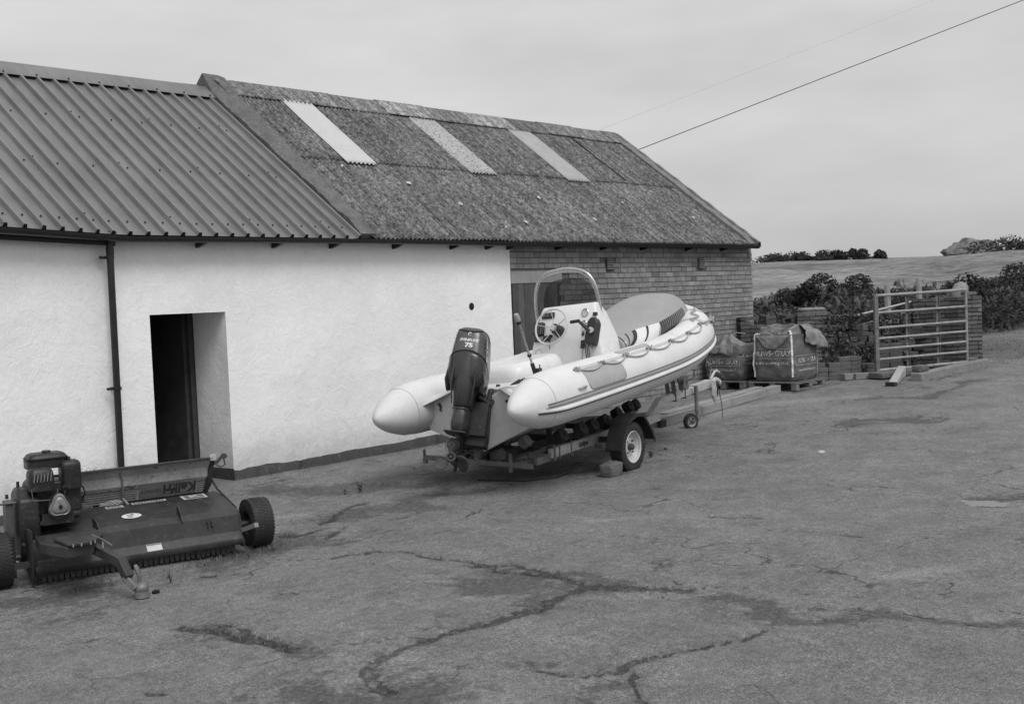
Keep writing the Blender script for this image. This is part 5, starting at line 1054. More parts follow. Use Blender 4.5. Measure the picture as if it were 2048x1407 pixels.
# kerb, slabs, loose blocks
kc = mat('old_concrete', .20, .9, .25, 8, .7, 40, .01, spots=.09)
def slab(name, a, c, w_, h, label, cat, mt=kc, dz=0, bev=.015, rough=.01):
    a, c = V(*a), V(*c); L = (c-a).length; o = MB(); n = max(2, int(L/.12)); rings = []
    for i in range(n+1):
        x = -L/2+L*i/n; rings.append([(x, y+rough*nz3(x*6, y*9, z*9), z+rough*nz3(x*5+3, y*7, z*7)) for y, z in ((-w_/2, 0), (w_/2, 0), (w_/2, h), (-w_/2, h))])
    o.loft(rings); q = o.build(name, mt, None, sharp=30, bevel=bev); m_ = (a+c)/2; q.location = m_+V(0, 0, dz); q.rotation_euler = (0, -math.asin((c.z-a.z)/L), math.atan2(c.y-a.y, c.x-a.x)); return tag(q, label, cat)
slab('kerb', (11.05, -3.16, .20), (13.62, -3.36, .27), .20, .16, 'long rough concrete kerb below the metal gate', 'kerb')
b = MB(); Q = [(10.35, -3.02), (10.55, -3.10), (11.65, -2.72), (11.60, -2.55)]; 
b.add([(10.36, -3.10, .22), (10.44, -2.94, .22), (11.72, -2.58, .26), (11.70, -2.72, .26), (10.36, -3.10, .25), (10.44, -2.94, .25), (11.72, -2.58, .43), (11.70, -2.72, .43)], [(0, 3, 2, 1), (4, 5, 6, 7), (0, 1, 5, 4), (2, 3, 7, 6), (1, 2, 6, 5), (0, 4, 7, 3)])
tag(b.build('tapered_board', mat('pale_board', .36, .8, .15, 6, .3), bevel=.006), 'pale wedge-shaped board sloping up to the loose block beneath the gate', 'board')
b = MB(); b.box((10.35, -3.03, .235), (.10, .16, .07), jit=.01); tag(b.build('rubble_piece', ivm, bevel=.008), 'small dark block at the low end of the wedge-shaped board', 'block')
tag(rock('loose_block', (11.30, -3.13, .42), (.34, .16, .12), stone, 8, R(-6), .08, sq=.35), 'rounded dark block lying on the kerb below the middle of the gate', 'block')
slab('stone_slab', (11.15, -2.42, .25), (12.35, -2.75, .27), .3, .10, 'flat dark stone slab lying under the left half of the gate', 'slab', stone)
# stacks of loose bricks
stk = mat('stacked_brick', .11, .9, .25, 12, .6, 45, .008, tint=1., spots=.06)
def stack(c, rz, nx_, ny_, nz_, label, seed, s=(.215, .10, .072)):
    rnd = random.Random(seed)
    for k in range(nz_):
        for i in range(nx_):
            for j in range(ny_):
                if k == nz_-1 and rnd.random() < .25: continue
                off = V((i-(nx_-1)/2)*(s[0]+.006)+rnd.uniform(-.008, .008), (j-(ny_-1)/2)*(s[1]+.005), 0); off.rotate(Matrix.Rotation(rz, 3, 'Z'))
                b = MB(); b.box((0, 0, 0), s, jit=.004); o = b.build('brick', stk, None, bevel=.004); o.location = V(c[0], c[1], gz(c[0], c[1])+s[2]/2+k*(s[2]+.002))+off; o.rotation_euler = (0, 0, rz+rnd.uniform(-.06, .06))
                tag(o, label, 'brick', label)
stack((10.98, -1.62), R(-40), 2, 2, 4, 'grey brick in the four-course stack right beside the front bulk bag', 1)
stack((11.42, -1.80), R(-35), 2, 2, 5, 'grey brick in the taller stack halfway between bag and gate', 2)
stack((11.75, -2.05), R(-38), 1, 3, 3, 'grey brick in the low narrow stack just left of the gate', 3)
stack((12.35, -2.15), R(-50), 2, 1, 6, 'grey brick in the tall stack seen through the left half of the gate', 4, (.22, .11, .085))
b = MB(); b.box((0, 0, 0), (.40, .12, .11), jit=.008); o = b.build('concrete_block', kc, None, bevel=.008); o.location = (11.25, -2.18, gz(11.2, -2.2)+.055); o.rotation_euler = (0, 0, R(-32)); tag(o, 'pale concrete block on the ground in front of the brick stacks', 'block')
b = MB(); b.box((0, 0, 0), (.22, .12, .11), jit=.008); o = b.build('concrete_block', kc, None, bevel=.008); o.location = (11.02, -1.98, gz(11.2, -2.2)+.055); o.rotation_euler = (0, 0, R(-20)); tag(o, 'short concrete block at the foot of the stack beside the front bag', 'block')
# ------------------------------------------------------------ gate
GA, GB = V(11.40, -2.35, .36), V(13.12, -3.25, .40); gd = (GB-GA); GL = gd.length
gst = mat('dull_gate_steel', .27, .6, .3, 9, .2, 50, .002, metal=.15, spots=.14)
gate = thing('field_gate', 'galvanised seven-bar field gate standing in front of the dark brick wall', 'gate', GA, math.atan2(gd.y, gd.x)); dzg = (GB.z-GA.z)/GL
tilt = -.02
b = MB(); b.box((-.0, 0, .62), (.075, .05, 1.36)); b.build('gate_stile', galvd, gate, bevel=.004)
b = MB(); b.cyl((GL, 0, .0), (GL, 0, 1.33), .024); b.build('gate_stile', gst, gate)
for x in (GL*.345, GL*.685):
    b = MB(); b.box((x, .026, .64), (.055, .006, 1.26)); b.box((x+.025, .012, .64), (.006, .03, 1.26)); b.build('gate_brace', galvd, gate)
for i, z in enumerate((0.0, .185, .36, .54, .72, .98, 1.27)):
    b = MB(); r_ = .027 if i in (0, 6) else .022; b.tube([(-.0, 0, z+.01), (GL, 0, z+.01+dzg*GL*.8)], r_, 12); b.build('gate_bar', gst, gate)
for z in (1.25, .1): b = MB(); b.bar((GL, 0, z), (GL+.28, .06, z), .02, .04); b.build('hinge', galvd, gate)
# posts and boulder beyond
pw = mat('weathered_post', .24, .9, .3, 8, .6, 40, .008)
for (x, y, zt, lab, r_) in ((16.6, -.35, 1.80, 'weathered wooden fence post beyond the steel rails, left of the taller one', .07), (16.75, -.98, 1.93, 'taller weathered wooden fence post standing behind the gate', .065), (15.6, -1.0, 1.25, 'short leaning wooden post between the two steel rails', .035)):
    b = MB(); g = gz(x, y); b.tube([(x, y, g-.1), (x+.01, y, g+.6), (x+.02, y+.01, zt-.02), (x+.02, y+.01, zt)], [r_, r_*.97, r_*.92, r_*.8], 9); tag(b.build('fence_post', pw), lab, 'post', 'wooden posts beyond the gate')
tag(rock('boulder', (17.1, -1.72, 1.55), (.42, .34, .5), mat('pale_boulder', .24, .9, .35, 6, .8, 30, .012, spots=.1), 12, 0, .2, sq=.9), 'pale rounded boulder on top of the bank behind the gate', 'boulder')
tag(rock('earth_mound', (17.25, -1.45, .75), (1.0, 1.0, 1.35), mat('earth_bank', .05, .95, .4), 4, 0, .3, sq=.8), 'low dark earth mound under the pale boulder', 'mound')
# ------------------------------------------------------------ vegetation
def leafmat(name, base, tint=1.):
    t = NT(name); v = t.ma('MULTIPLY', t.mr(t.noise(.9, 5), .3, .7, .75, 1.25), base); v = t.ma('MULTIPLY', v, t.ma('ADD', 1, t.attr('tint'))); t.gray(v); t.set(.6, 0, .3)
    tr_ = t.n('ShaderNodeBsdfTranslucent'); cc = t.n('ShaderNodeCombineColor'); [t.l(v, cc.inputs[i]) for i in range(3)]; t.l(cc.outputs[0], tr_.inputs[0]); ms = t.n('ShaderNodeMixShader'); ms.inputs[0].default_value = .25; t.l(t.b.outputs[0], ms.inputs[1]); t.l(tr_.outputs[0], ms.inputs[2]); t.l(ms.outputs[0], t.o.inputs[0]); return t.m
lf = leafmat('bracken_leaf', LEAFB); lf2 = leafmat('dark_leaf', LEAFB*.7); dry = leafmat('dry_grass', .17)
def leaves(cen, size, seed, aspect=.35, droop=.3):
    """cen (N,3), size (N,) -> quads with a bent leaf outline"""
    r = np.random.default_rng(seed); N = len(cen); d = r.normal(size=(N, 3)); d[:, 2] = np.abs(d[:, 2])*.7-droop*.3; d /= np.linalg.norm(d, axis=1)[:, None]
    s = np.cross(d, r.normal(size=(N, 3))); s /= np.linalg.norm(s, axis=1)[:, None]; L = size[:, None]
    return np.stack([cen-d*L*.5, cen+s*L*aspect*.5, cen+d*L*.5, cen-s*L*aspect*.5], 1)
def fronds(base, length, seed, nseg=9):
    """bracken fronds: arching rachis with leaflet quads on both sides"""
    r = np.random.default_rng(seed); N = len(base); az = r.uniform(0, 2*np.pi, N); lean = r.uniform(.25, 1.0, N); out = []; 
    hd = np.stack([np.cos(az), np.sin(az), np.zeros(N)], 1); sd_ = np.stack([-np.sin(az), np.cos(az), np.zeros(N)], 1); up_z = np.array([0, 0, 1.])
    for k in range(nseg):
        f0 = .25+.75*k/nseg; f1 = f0+.75/nseg*.9
        def P_(f): return base+hd*(length*lean*f**1.4)[:, None]*.8+up_z*(length*(f*1.0-.55*lean*f*f))[:, None]
        a, c = P_(f0), P_(f1); w_ = (length*.24*np.sin(np.pi*min(1, .25+.75*(1-k/nseg))) *(1-k/nseg)**.7+.01)[:, None]
        dr = -up_z*.25*w_
        for sg in (-1, 1): out.append(np.stack([a, a+sd_*sg*w_+hd*w_*.35+dr, c+sd_*sg*w_*.8+hd*w_*.4+dr, c], 1)[:, [0, 1, 2, 3]])
    return np.concatenate(out, 0)
# bracken bank: a band beyond the yard walls
def bandpts(n, seed, line, width, dens=None):
    r = np.random.default_rng(seed); L = np.array(line, float); seg = np.linalg.norm(np.diff(L[:, :2], axis=0), axis=1); cs = np.concatenate([[0], np.cumsum(seg)]); t_ = r.uniform(0, cs[-1], n); x = np.interp(t_, cs, L[:, 0]); y = np.interp(t_, cs, L[:, 1]); h = np.interp(t_, cs, L[:, 2])
    q = r.uniform(-1, 1, n); return x+q*width*.5*.9, y+q*width*.45, h, q
line = [(14.0, 4.6, .9), (17, 3.6, 1.1), (21, 3.2, 1.35), (24, 2.2, 1.2), (27, 1.6, 1.2), (30.5, 1.4, 1.35), (34, .8, 1.8), (39, -.6, 1.6), (46, -3, 1.6)]
x, y, h, q = bandpts(12000, 5, line, 5.5); g = zg(x, y); hh = h*(.55+.45*np.sqrt(np.clip(1-q*q, 0, 1)))*(1+.25*np.array([nz3(a*.5, b_*.5, 3)*2 for a, b_ in zip(x, y)]))
rr = np.random.default_rng(3); lv = rr.uniform(.0, .85, len(x))**.6*np.clip(hh, .2, 5)
Lf = rr.uniform(.20, .42, len(x)); Q = fronds(np.stack([x, y, g+lv-.15], 1), Lf, 11); cl_ = np.array([nz3(a*.8, b_*.8, c_) for a, b_, c_ in Q[:, 0]])
tint = np.clip(rr.normal(0, .22, len(Q))+cl_*.9, -.8, 1.2); np_mesh('bracken', Q, 4, lf, tint=tint); tag(bpy.data.objects['bracken'], kind='stuff', label='dense dark bracken and bramble covering the bank beyond the yard walls')
x, y, h, q = bandpts(60000, 15, line, 6.); g = zg(x, y); nn_ = np.array([nz3(a*.35, b_*.35, 8) for a, b_ in zip(x, y)]); top = h*(.5+.42*np.sqrt(np.clip(1-q*q, 0, 1)))*(1+.3*nn_)
z = g+rr.uniform(0, 1, len(x))**.5*top; Q = leaves(np.stack([x, y, z], 1), rr.uniform(.06, .16, len(x)), 4, .45); cl_ = np.array([nz3(a*.7, b_*.7, c_*1.5) for a, b_, c_ in Q[:, 0]]); np_mesh('undergrowth', Q, 4, lf2, tint=np.clip(rr.normal(0, .3, len(Q))+cl_, -.85, 1.5)); tag(bpy.data.objects['undergrowth'], kind='stuff')
# a few shrubs standing proud of the bank
bark = mat('bark', .06, .9, .3)
def shrub(c, rad, hgt, n, seed, label, name='shrub', ls=(.08, .2), mt=None, lobes=9, group='shrubs rising from the bracken bank'):
    r = np.random.default_rng(seed); o = thing(name, label, 'shrub', c, 0, group); lc = r.normal(size=(lobes, 3))*[rad*.5, rad*.5, hgt*.22]+[0, 0, hgt*.58]; lr = r.uniform(.28, .5, lobes)*rad
    k = r.integers(0, lobes, n); d = r.normal(size=(n, 3)); d /= np.linalg.norm(d, axis=1)[:, None]; p = lc[k]+d*(lr[k]*r.uniform(.3, 1.15, n)**.5)[:, None]*[1, 1, .85]; p[:, 2] = np.clip(p[:, 2], .02, None)
    Q = leaves(p, r.uniform(*ls, n), seed, .5); tt = r.normal(0, .25, lobes)[k]+r.normal(0, .2, n); np_mesh('foliage', Q, 4, mt or lf2, o, np.clip(tt, -.8, 1)); b = MB()
    for i in range(lobes): e = V(*lc[i]); b.tube([(0, 0, -.1), e*.45+V(r.normal()*.05, r.normal()*.05, 0), e], [.03, .02, .008], 6)
    b.build('branch', bark, o); return o
for i, (x, y, rd, hg, lab) in enumerate(((18.6, 2.6, .9, 1.15, 'dark bushy shrub just right of the barn corner'), (21.8, 2.7, .9, 1.6, 'dark shrub above the brick pillar with a rounded top'), (24.6, 1.3, 1.1, 1.25, 'low spreading shrub above the left half of the gate'), (29.5, .7, 1.0, 1.4, 'dark shrub rising above the right end of the gate'), (31.2, .2, 1.0, 2.45, 'tallest dark feathery shrub near the right edge'), (33.5, -1.3, 1.4, 2.0, 'wide dark shrub at the far right edge of the bank'))):
    shrub((x, y, gz(x, y)), rd, hg, 9000, 30+i, lab, ls=(.05, .13))
# distant gorse on the hill crest and the rock outcrop
def at(d, ang): return (-7.363+d*math.cos(R(ang)), -10.532+d*math.sin(R(ang)))
for i, (d, ang, rd, hg, lab) in enumerate(((118, 28.3, 2.0, .55, 'low dark gorse bush at the left end of the row on the hill crest'), (119, 27.3, 1.9, .75, 'second dark gorse bush from the left on the hill crest'), (117, 26.3, 1.6, .55, 'small dark gorse bush left of the middle of the hill crest row'), (118, 25.3, 1.8, .8, 'dark gorse bush in the middle of the hill crest row'), (118, 24.2, 1.4, 1.2, 'tallest wind-bent dark bush on the hill crest'), (119, 23.2, 1.0, .7, 'small dark bush at the right end of the row on the crest'), (110, 17.3, 2.6, 1.0, 'dark rounded bush on the skyline right of the rock outcrop'))):
    x, y = at(d, ang); shrub((x, y, gz(x, y)-.3), rd, hg, 2600, 60+i, lab, 'gorse_bush', (.15, .4), lf2, 8, 'dark bushes on the hill crest')
x, y = at(120, 19.25); tag(rock('rock_outcrop', (x, y, gz(x, y)-.35), (3.8, 5.0, 2.9), mat('grey_outcrop_rock', .17, .95, .4, 1.5, .9, 4, .2, spots=.09), 21, R(20), .4, 22, sq=.9), 'grey craggy rock outcrop on the skyline at the right', 'rock outcrop')
x, y = at(62, 24.5)
# ivy over the rubble wall, weeds, grass
n = 3600; r = np.random.default_rng(77); t_ = r.uniform(-.1, 1.6, n); off = r.choice([-1, 1], n)*(.19+.05*r.random(n)); zz = r.uniform(.1, 1.0, n); topm = r.random(n) < .35; off = np.where(topm, r.uniform(-.2, .2, n), off); zz = np.where(topm, .93+.12*r.random(n), zz)
den = np.array([nz3(a*2.2, c_*3, 5) for a, c_ in zip(t_, zz)]) > -.12; t_, off, zz = t_[den | topm], off[den | topm], zz[den | topm]
p = np.stack([WA.x+wd.x*t_-wd.y*off, WA.y+wd.y*t_+wd.x*off, gz(12.4, -1.5)+zz], 1); o = thing('ivy', 'ivy and bramble clinging to the rubble wall behind the steel rails', 'ivy', (WA.x, WA.y, .25)); Q = leaves(p-np.array([WA.x, WA.y, .25]), r.uniform(.03, .085, len(p)), 6, .7); np_mesh('ivy_leaves', Q, 4, lf, o, np.clip(r.normal(.15, .45, len(p)), -.7, 1.6))
def blades(cx, cy, n, rad, h, seed, wd_=.006, lean=.6):
    r = np.random.default_rng(seed); x = cx+r.normal(0, rad, n); y = cy+r.normal(0, rad, n); z = zg(x, y)-.008; az = r.uniform(0, 6.28, n); L = h*r.uniform(.4, 1.2, n); ln_ = r.uniform(.2, 1, n)*lean; hd = np.stack([np.cos(az), np.sin(az), 0*az], 1); sd_ = np.stack([-np.sin(az), np.cos(az), 0*az], 1)*wd_*.5
    b0 = np.stack([x, y, z], 1); m_ = b0+hd*(L*ln_*.4)[:, None]+[0, 0, 1]*(L*.6)[:, None]; e = b0+hd*(L*ln_*1.1)[:, None]+[0, 0, 1]*(L*(1-.35*ln_))[:, None]
    return np.concatenate([np.stack([b0-sd_, b0+sd_, m_+sd_*.8, m_-sd_*.8], 1), np.stack([m_-sd_*.8, m_+sd_*.8, e+sd_*.15, e-sd_*.15], 1)])
# grass along walls, cracks, dirt
G = []; k = 100; rnd = random.Random(4)
for wd_, pts in CRACKS:
    if wd_ < .03: continue
    for a, c in zip(pts, pts[1:]):
        L = math.hypot(c[0]-a[0], c[1]-a[1])
        for i in range(int(L/.07)):
            f = rnd.random(); 
            if nz3(a[0]*2+f*3, a[1]*2, 4) > -.05: G.append(blades(a[0]+(c[0]-a[0])*f, a[1]+(c[1]-a[1])*f, 7, .018, .028, k, .003, 1.3)); k += 1
for wd_, pts in DIRT:
    for a, c in zip(pts, pts[1:]):
        L = math.hypot(c[0]-a[0], c[1]-a[1])
        for i in range(int(L/.05)):
            f = rnd.random(); G.append(blades(a[0]+(c[0]-a[0])*f+rnd.gauss(0, wd_*.5), a[1]+(c[1]-a[1])*f+rnd.gauss(0, wd_*.5), 6, .02, .028, k, .003, 1.3)); k += 1
for i in range(420):   # along the mower's front and the bases
    f = rnd.random(); c = rnd.choice([((-3.6, -3.15), (-2.05, -3.25)), ((-2.1, -3.3), (-1.5, -2.9)), ((.0, -.05), (4.0, -.03)), ((11.0, -3.35), (13.8, -3.55)), ((9.2, -1.95), (11.2, -2.1))]); a, e = c
    G.append(blades(a[0]+(e[0]-a[0])*f, a[1]+(e[1]-a[1])*f+rnd.gauss(0, .05), 9, .03, .038, k, .003, 1.1)); k += 1
Q = np.concatenate(G); o = np_mesh('grass', Q, 4, dry, tint=np.clip(np.random.default_rng(2).normal(-.15, .4, len(Q)), -.7, 1.)); tag(o, kind='stuff')
G = []
for i in range(1500): x, y = rnd.uniform(13.8, 27), rnd.uniform(-7, 2.); G.append(blades(x, y, 12, .14, .04, k, .008)); k += 1
Q = np.concatenate(G); o = np_mesh('verge_grass', Q, 4, leafmat('verge_leaf', .11), tint=np.clip(np.random.default_rng(2).normal(-.1, .3, len(Q)), -.7, 1.)); tag(o, kind='stuff')
# two small weeds and pebbles
def weed(c, n, h, label, seed, sz=.03):
    r = np.random.default_rng(seed); o = thing('weed', label, 'weed', (c[0], c[1], gz(*c))); b = MB(); P_ = []
    for i in range(n):
        a_ = r.uniform(0, 6.28); hh = h*r.uniform(.5, 1); tip = V(math.cos(a_)*hh*.35, math.sin(a_)*hh*.35, hh); b.tube([(0, 0, -.01), tip*.5+V(0, 0, hh*.1), tip], [.003, .0025, .001], 5)
        for j in range(7): P_.append(np.array(tip)*(.35+.1*j)+r.normal(0, .008, 3))
    b.build('stem', mat('stem', .06, .8), o); Q = leaves(np.array(P_), r.uniform(sz*.6, sz*1.5, len(P_)), seed, .5); np_mesh('leaves', Q, 4, lf, o, r.normal(.3, .3, len(Q)))
weed((.12, -1.91), 5, .10, 'spiky dark weed on the dirt left of the boat stern', 1, .035); weed((-.02, -1.85), 2, .06, 'tiny weed just left of the spiky one', 2); weed((3.25, -3.25), 5, .075, 'small leafy weed right of the trailer wheel', 3); weed((3.75, -3.1), 3, .03, 'very low weed farther right of the trailer wheel', 4); weed((4.55, -2.35), 3, .05, 'little weed under the hanging wire of the trailer', 5)
weed((-2.28, -3.38), 4, .12, 'thin flowering weed by the mower flails', 6, .014); weed((-3.05, -3.55), 3, .10, 'thin dry seed-head weed left of the drawbar', 7, .016)
pts = np.array([(rnd.uniform(-5, 9), rnd.uniform(-8.5, -1)) for _ in range(1500)]); rr = np.random.default_rng(12); vs = []
for (x, y) in pts:
    s = rr.uniform(.003, .008)*(1 if rr.random() < .97 else 2.0); z = gz(x, y)+s*.2; u_ = rr.uniform(.6, 1.3, 4); a_ = rr.uniform(0, 6.28)
    t_ = [V(x+math.cos(a_+i*1.57)*s*u_[i], y+math.sin(a_+i*1.57)*s*u_[i], z-s*.3) for i in range(4)]; tp = V(x+s*.3, y, z+s*.25)
    for i in range(4): vs.append([t_[i], t_[(i+1) % 4], tp, tp])
b = MB(); 
for t_ in vs: b.add(t_[:3], [(0, 1, 2)])
tag(b.build('loose_grit', mat('grit', .2, .9, .4, 3, 0), sharp=60), kind='stuff')
for (x, y, s, lab) in ((4.16, -4.85, .05, 'pale flat stone on the open tarmac right of the wheel'), (7.3, -6.1, .045, 'pale stone near the puddle on the right'), (-3.27, -3.72, .028, 'dark clod beside the mower coupling')):
    tag(rock('loose_stone', (x, y, gz(x, y)+s*.25), (s*2, s*1.5, s*.9), mat('pale_stone', .35, .9, .2) if s > .03 else dark, int(x*9), 0, .2, 6, sq=.8), lab, 'stone')
# overhead wires
def wire(a, c, sag, r_, label):
    a, c = Vector(a), Vector(c); b = MB(); n = 30; b.tube([a.lerp(c, i/n)-V(0, 0, sag*4*(i/n)*(1-i/n)) for i in range(n+1)], r_, 6); tag(b.build('overhead_wire', mat('wire_grey', .12, .6) if r_ > .005 else mat('thin_wire_grey', .6, .6)), label, 'wire')
d = V(18.15, -2.8, 7.62)-V(12.7, 3.24, 4.85); wire(V(12.7, 3.24, 4.85)-d*.12, V(18.15, -2.8, 7.62)+d*.6, .0, .009, 'thick overhead wire rising from behind the barn gable to the top right corner')
d = V(16.93, -1.41, 7.7)-V(12.53, 3.47, 5.47); wire(V(12.53, 3.47, 5.47)-d*.3, V(16.93, -1.41, 7.7)+d*.6, .0, .0035, 'very thin faint overhead wire above and left of the thick one')
# ------------------------------------------------------------ flail mower
MO = V(-2.89, -2.87, 0); mw = thing('flail_mower', 'dark towed flail mower with petrol engine, raised rear flap and drawbar, left of the doorway', 'mower', MO, R(-15.35))
red = mat('dull_dark_red_paint', .034, .45, .3, 5, .1, 30, .002, spots=.06); red2 = mat('grimy_steel', .028, .6, .4, 9, .3, 30, .004)
def lx(f): return f
X0, X1_ = -.74, .755
def shell(prof, x0, x1, name, mt, th=.006, parent=mw, bev=0):
    b = MB(); b.loft([[(x, y, z) for y, z in prof] for x in (x0, x0+.01, x1-.01, x1)], closed=False, cap=False); return b.build(name, mt, parent, sharp=15, solid=th, bevel=bev)
deck = shell([(.48, .40), (.40, .405), (.22, .385), (-.03, .325), (-.09, .29), (-.105, .215), (-.115, .17), (-.16, .12), (-.17, .075)], X0, X1_, 'deck', red)
for x, n in ((X1_, 1), (X0, -1)):
    b = MB(); b.prism([(.48, .40), (.22, .385), (-.03, .325), (-.09, .29), (-.115, .17), (-.16, .10), (-.16, .05), (.40, .05), (.50, .20)], (x, 0, 0), (0, 1, 0), (0, 0, 1), .008); b.build('side_plate', red, mw)
b = MB(); b.box((0, .02, .15), (1.44, .04, .12)); b.box((0, .22, .12), (1.44, .3, .1)); b.build('rotor_housing', mat('hole_black', .012, .9, .1), mw)
b = MB(); b.cyl((X0+.03, .12, .17), (X1_-.03, .12, .17), .06, n=16); b.build('rotor', red2, mw)
for k in range(36):
    b = MB(); x = -.68+k*.039; yy = -.11+.015*nz3(k*1.3, 0, 0); b.prism([(-.014, .10), (.014, .10), (.016, .05), (.012, .02), (-.012, .02), (-.016, .05)], (x, yy, -.005), (1, 0, .15*nz3(k*2.2, 1, 1)), (0, 0, 1), .006); b.build('flail', dsteel, mw)
# folded rear flap leaning up, with inner ledge
flap = shell([(.50, .38), (.44, .42), (.41, .50), (.375, .545), (.36, .62), (.33, .675), (.30, .685)], -.66, .70, 'rear_flap', mat('faded_flap_paint', .27, .6, .3, 5, .2, 30, .002, spots=.09), .005)
ridge = MB(); ridge.box((.02, .315, .692), (1.37, .05, .014)); ridge.build('flap_edge', red2, flap, bevel=.003)
def fp(x, t_):      # point on the lower flap panel, t 0 bottom .. 1 top
    return V(x, .44-.065*t_-.006, .42+.125*t_+.0)
for (xa, xb) in ((-.40, .13), (.60, .68)):
    b = MB()
    for t_ in (.12, .27, .42, .57, .72): b.add([fp(xa, t_-.025), fp(xb, t_-.025), fp(xb, t_+.025), fp(xa, t_+.025)], [(0, 1, 2, 3)])
    b.build('stripe', mat('stripe_dark', .06, .6), flap)
b = MB(); b.add([fp(.145, .05)-V(0, .001, 0), fp(.59, .05)-V(0, .001, 0), fp(.59, .93)-V(0, .001, 0), fp(.145, .93)-V(0, .001, 0)], [(0, 1, 2, 3)]); b.build('label_panel', mat('label_grey', .13, .6), flap)
dkp = mat('dark_print', .03, .6, .1)
lettering('Kellfri', .118, lambda x, y: fp(.46-x, .50-y/.135)-V(0, .003, 0), dkp, flap, bold=.004, sx=.92)
lettering('VKMATV', .046, lambda x, y: fp(.235-x, .46-y/.135)-V(0, .003, 0), dkp, flap, sx=.9)
# lugs and latch at the right end
b = MB(); b.prism([(-.02, 0), (.03, 0), (.03, .045), (.015, .05), (-.02, .045)], (.70, .30, .675), (1, 0, 0), (0, 0, 1), .01); b.build('catch', mat('galv_bright', .45, .5, .2, metal=.3), flap, bevel=.003)
b = MB(); b.bar((.72, .30, .64), (.79, .30, .71), .02, .02); b.cyl((.795, .28, .70), (.795, .32, .70), .02); b.tube([(.79, .30, .70), (.80, .30, .63), (.77, .30, .615), (.735, .30, .63)], .006, 6); b.build('latch', dsteel, flap)
b = MB(); b.tube([(.725, .31, .66), (.70, .40, .58), (.72, .43, .52), (.755, .38, .43), (.76, .20, .38), (.765, 0, .33), (.77, -.08, .22)], .009, 6); b.build('hose', rubber, mw)
b = MB(); b.tube([(.67, .45, .40), (.69, .40, .48), (.70, .36, .60), (.71, .33, .67)], [.02, .026, .022, .012], 6); b.build('flap_arm', red2, mw)
b = MB(); b.tube([(-.005, .33, .655), (.01, .36, .60), (.015, .38, .50), (.02, .42, .45), (.05, .37, .40)], .009, 8); b.build('flap_stay', mat('old_steel', .25, .5, .2, metal=.4), mw)
# stickers
stw = mat('sticker_white', .45, .5, .12, 14, 0); 
def dp(x, t_, off=.006):   # upper deck panel, t 0 at the back ridge .. 1 at the front crease
    y = .385-(.385+.03)*t_; z = .405-.08*t_ if t_ > .45 else .405-.03*t_*1.2
    ys = [.40, .22, -.03]; zs = [.405, .385, .325]; y = .40-.43*t_; z = float(np.interp(-y, [-v_ for v_ in ys], zs)); n = V(0, -.2, .98); return V(x, y, z)+n*off
def sticker(x0, x1, t0, t1, mt=stw, lines=0, f=dp):
    b = MB(); b.add([f(x0, t1), f(x1, t1), f(x1, t0), f(x0, t0)], [(0, 1, 2, 3)]); o = b.build('sticker', mt, mw)
    if lines:
        b = MB()
        for i in range(lines):
            tt = t0+(t1-t0)*(i+.6)/(lines+.2); x = x0+.012; h_ = (t1-t0)/lines*.22
            while x < x1-.02:
                l = random.uniform(.008, .022); b.add([f(x, tt+h_, .0075), f(min(x+l, x1-.012), tt+h_, .0075), f(min(x+l, x1-.012), tt-h_, .0075), f(x, tt-h_, .0075)], [(0, 1, 2, 3)]); x += l+.006
        b.build('sticker_print', dkp, o)
    return o
sticker(-.13, .0, .10, .24, lines=2); sticker(.07, .33, .05, .17, lines=2)
o = sticker(.45, .64, .03, .30); 
b = MB(); b.add([dp(.475, .27, .008), dp(.62, .27, .008), dp(.62, .06, .008), dp(.475, .06, .008)], [(0, 1, 2, 3)]); b.build('sticker_border', mat('label_mid', .14, .6), o); lettering('K', .085, lambda x, y: dp(.545+x, .165-y/.43, .010), stw, o, bold=.004, sx=1.5)
b = MB(); b.add([dp(-.005+.072*math.cos(a_), .72+.105*math.sin(a_), .007) for a_ in [-2*math.pi*i/32 for i in range(32)]], [tuple(range(32))]); o = b.build('round_sticker', mat('sticker_bright', .6, .5, .06), mw); b = MB()
for i in range(5): b.add([dp(-.04, .66+.03*i, .0085), dp(-.04+.03+.04*random.random(), .66+.03*i, .0085), dp(.0, .668+.03*i, .0085), dp(-.04, .668+.03*i, .0085)], [(0, 1, 2, 3)])
b.cyl(dp(.005, .67, .008), dp(.005, .67, .010), .009, n=12); b.build('sticker_print', mat('label_mid', .14, .6), o)
def fpn(x, t_, off=.005): return V(x, -.115-.045*t_, .17-.05*t_)+V(0, -.7, .7)*off
o = sticker(.03, .14, .05, .95, f=fpn); b = MB(); b.add([fpn(.032, .25, .0065), fpn(.138, .25, .0065), fpn(.138, .08, .0065), fpn(.032, .08, .0065)], [(0, 1, 2, 3)]); b.build('sticker_print', mat('label_mid', .14, .6), o)
# fins and bracket on the crease
b = MB(); b.prism([(-.10, .30), (-.075, .35), (.0, .41), (.02, .40), (.015, .335), (-.09, .24)], (.31, 0, 0), (0, 1, 0), (0, 0, 1), .008); b.build('fin', red, mw, bevel=.002)
b = MB()
for x in (.50, .53): b.tube([(x, -.10, .27), (x, -.13, .262), (x, -.135, .235), (x, -.108, .225)], .006, 6)
b.build('staple', red2, mw)
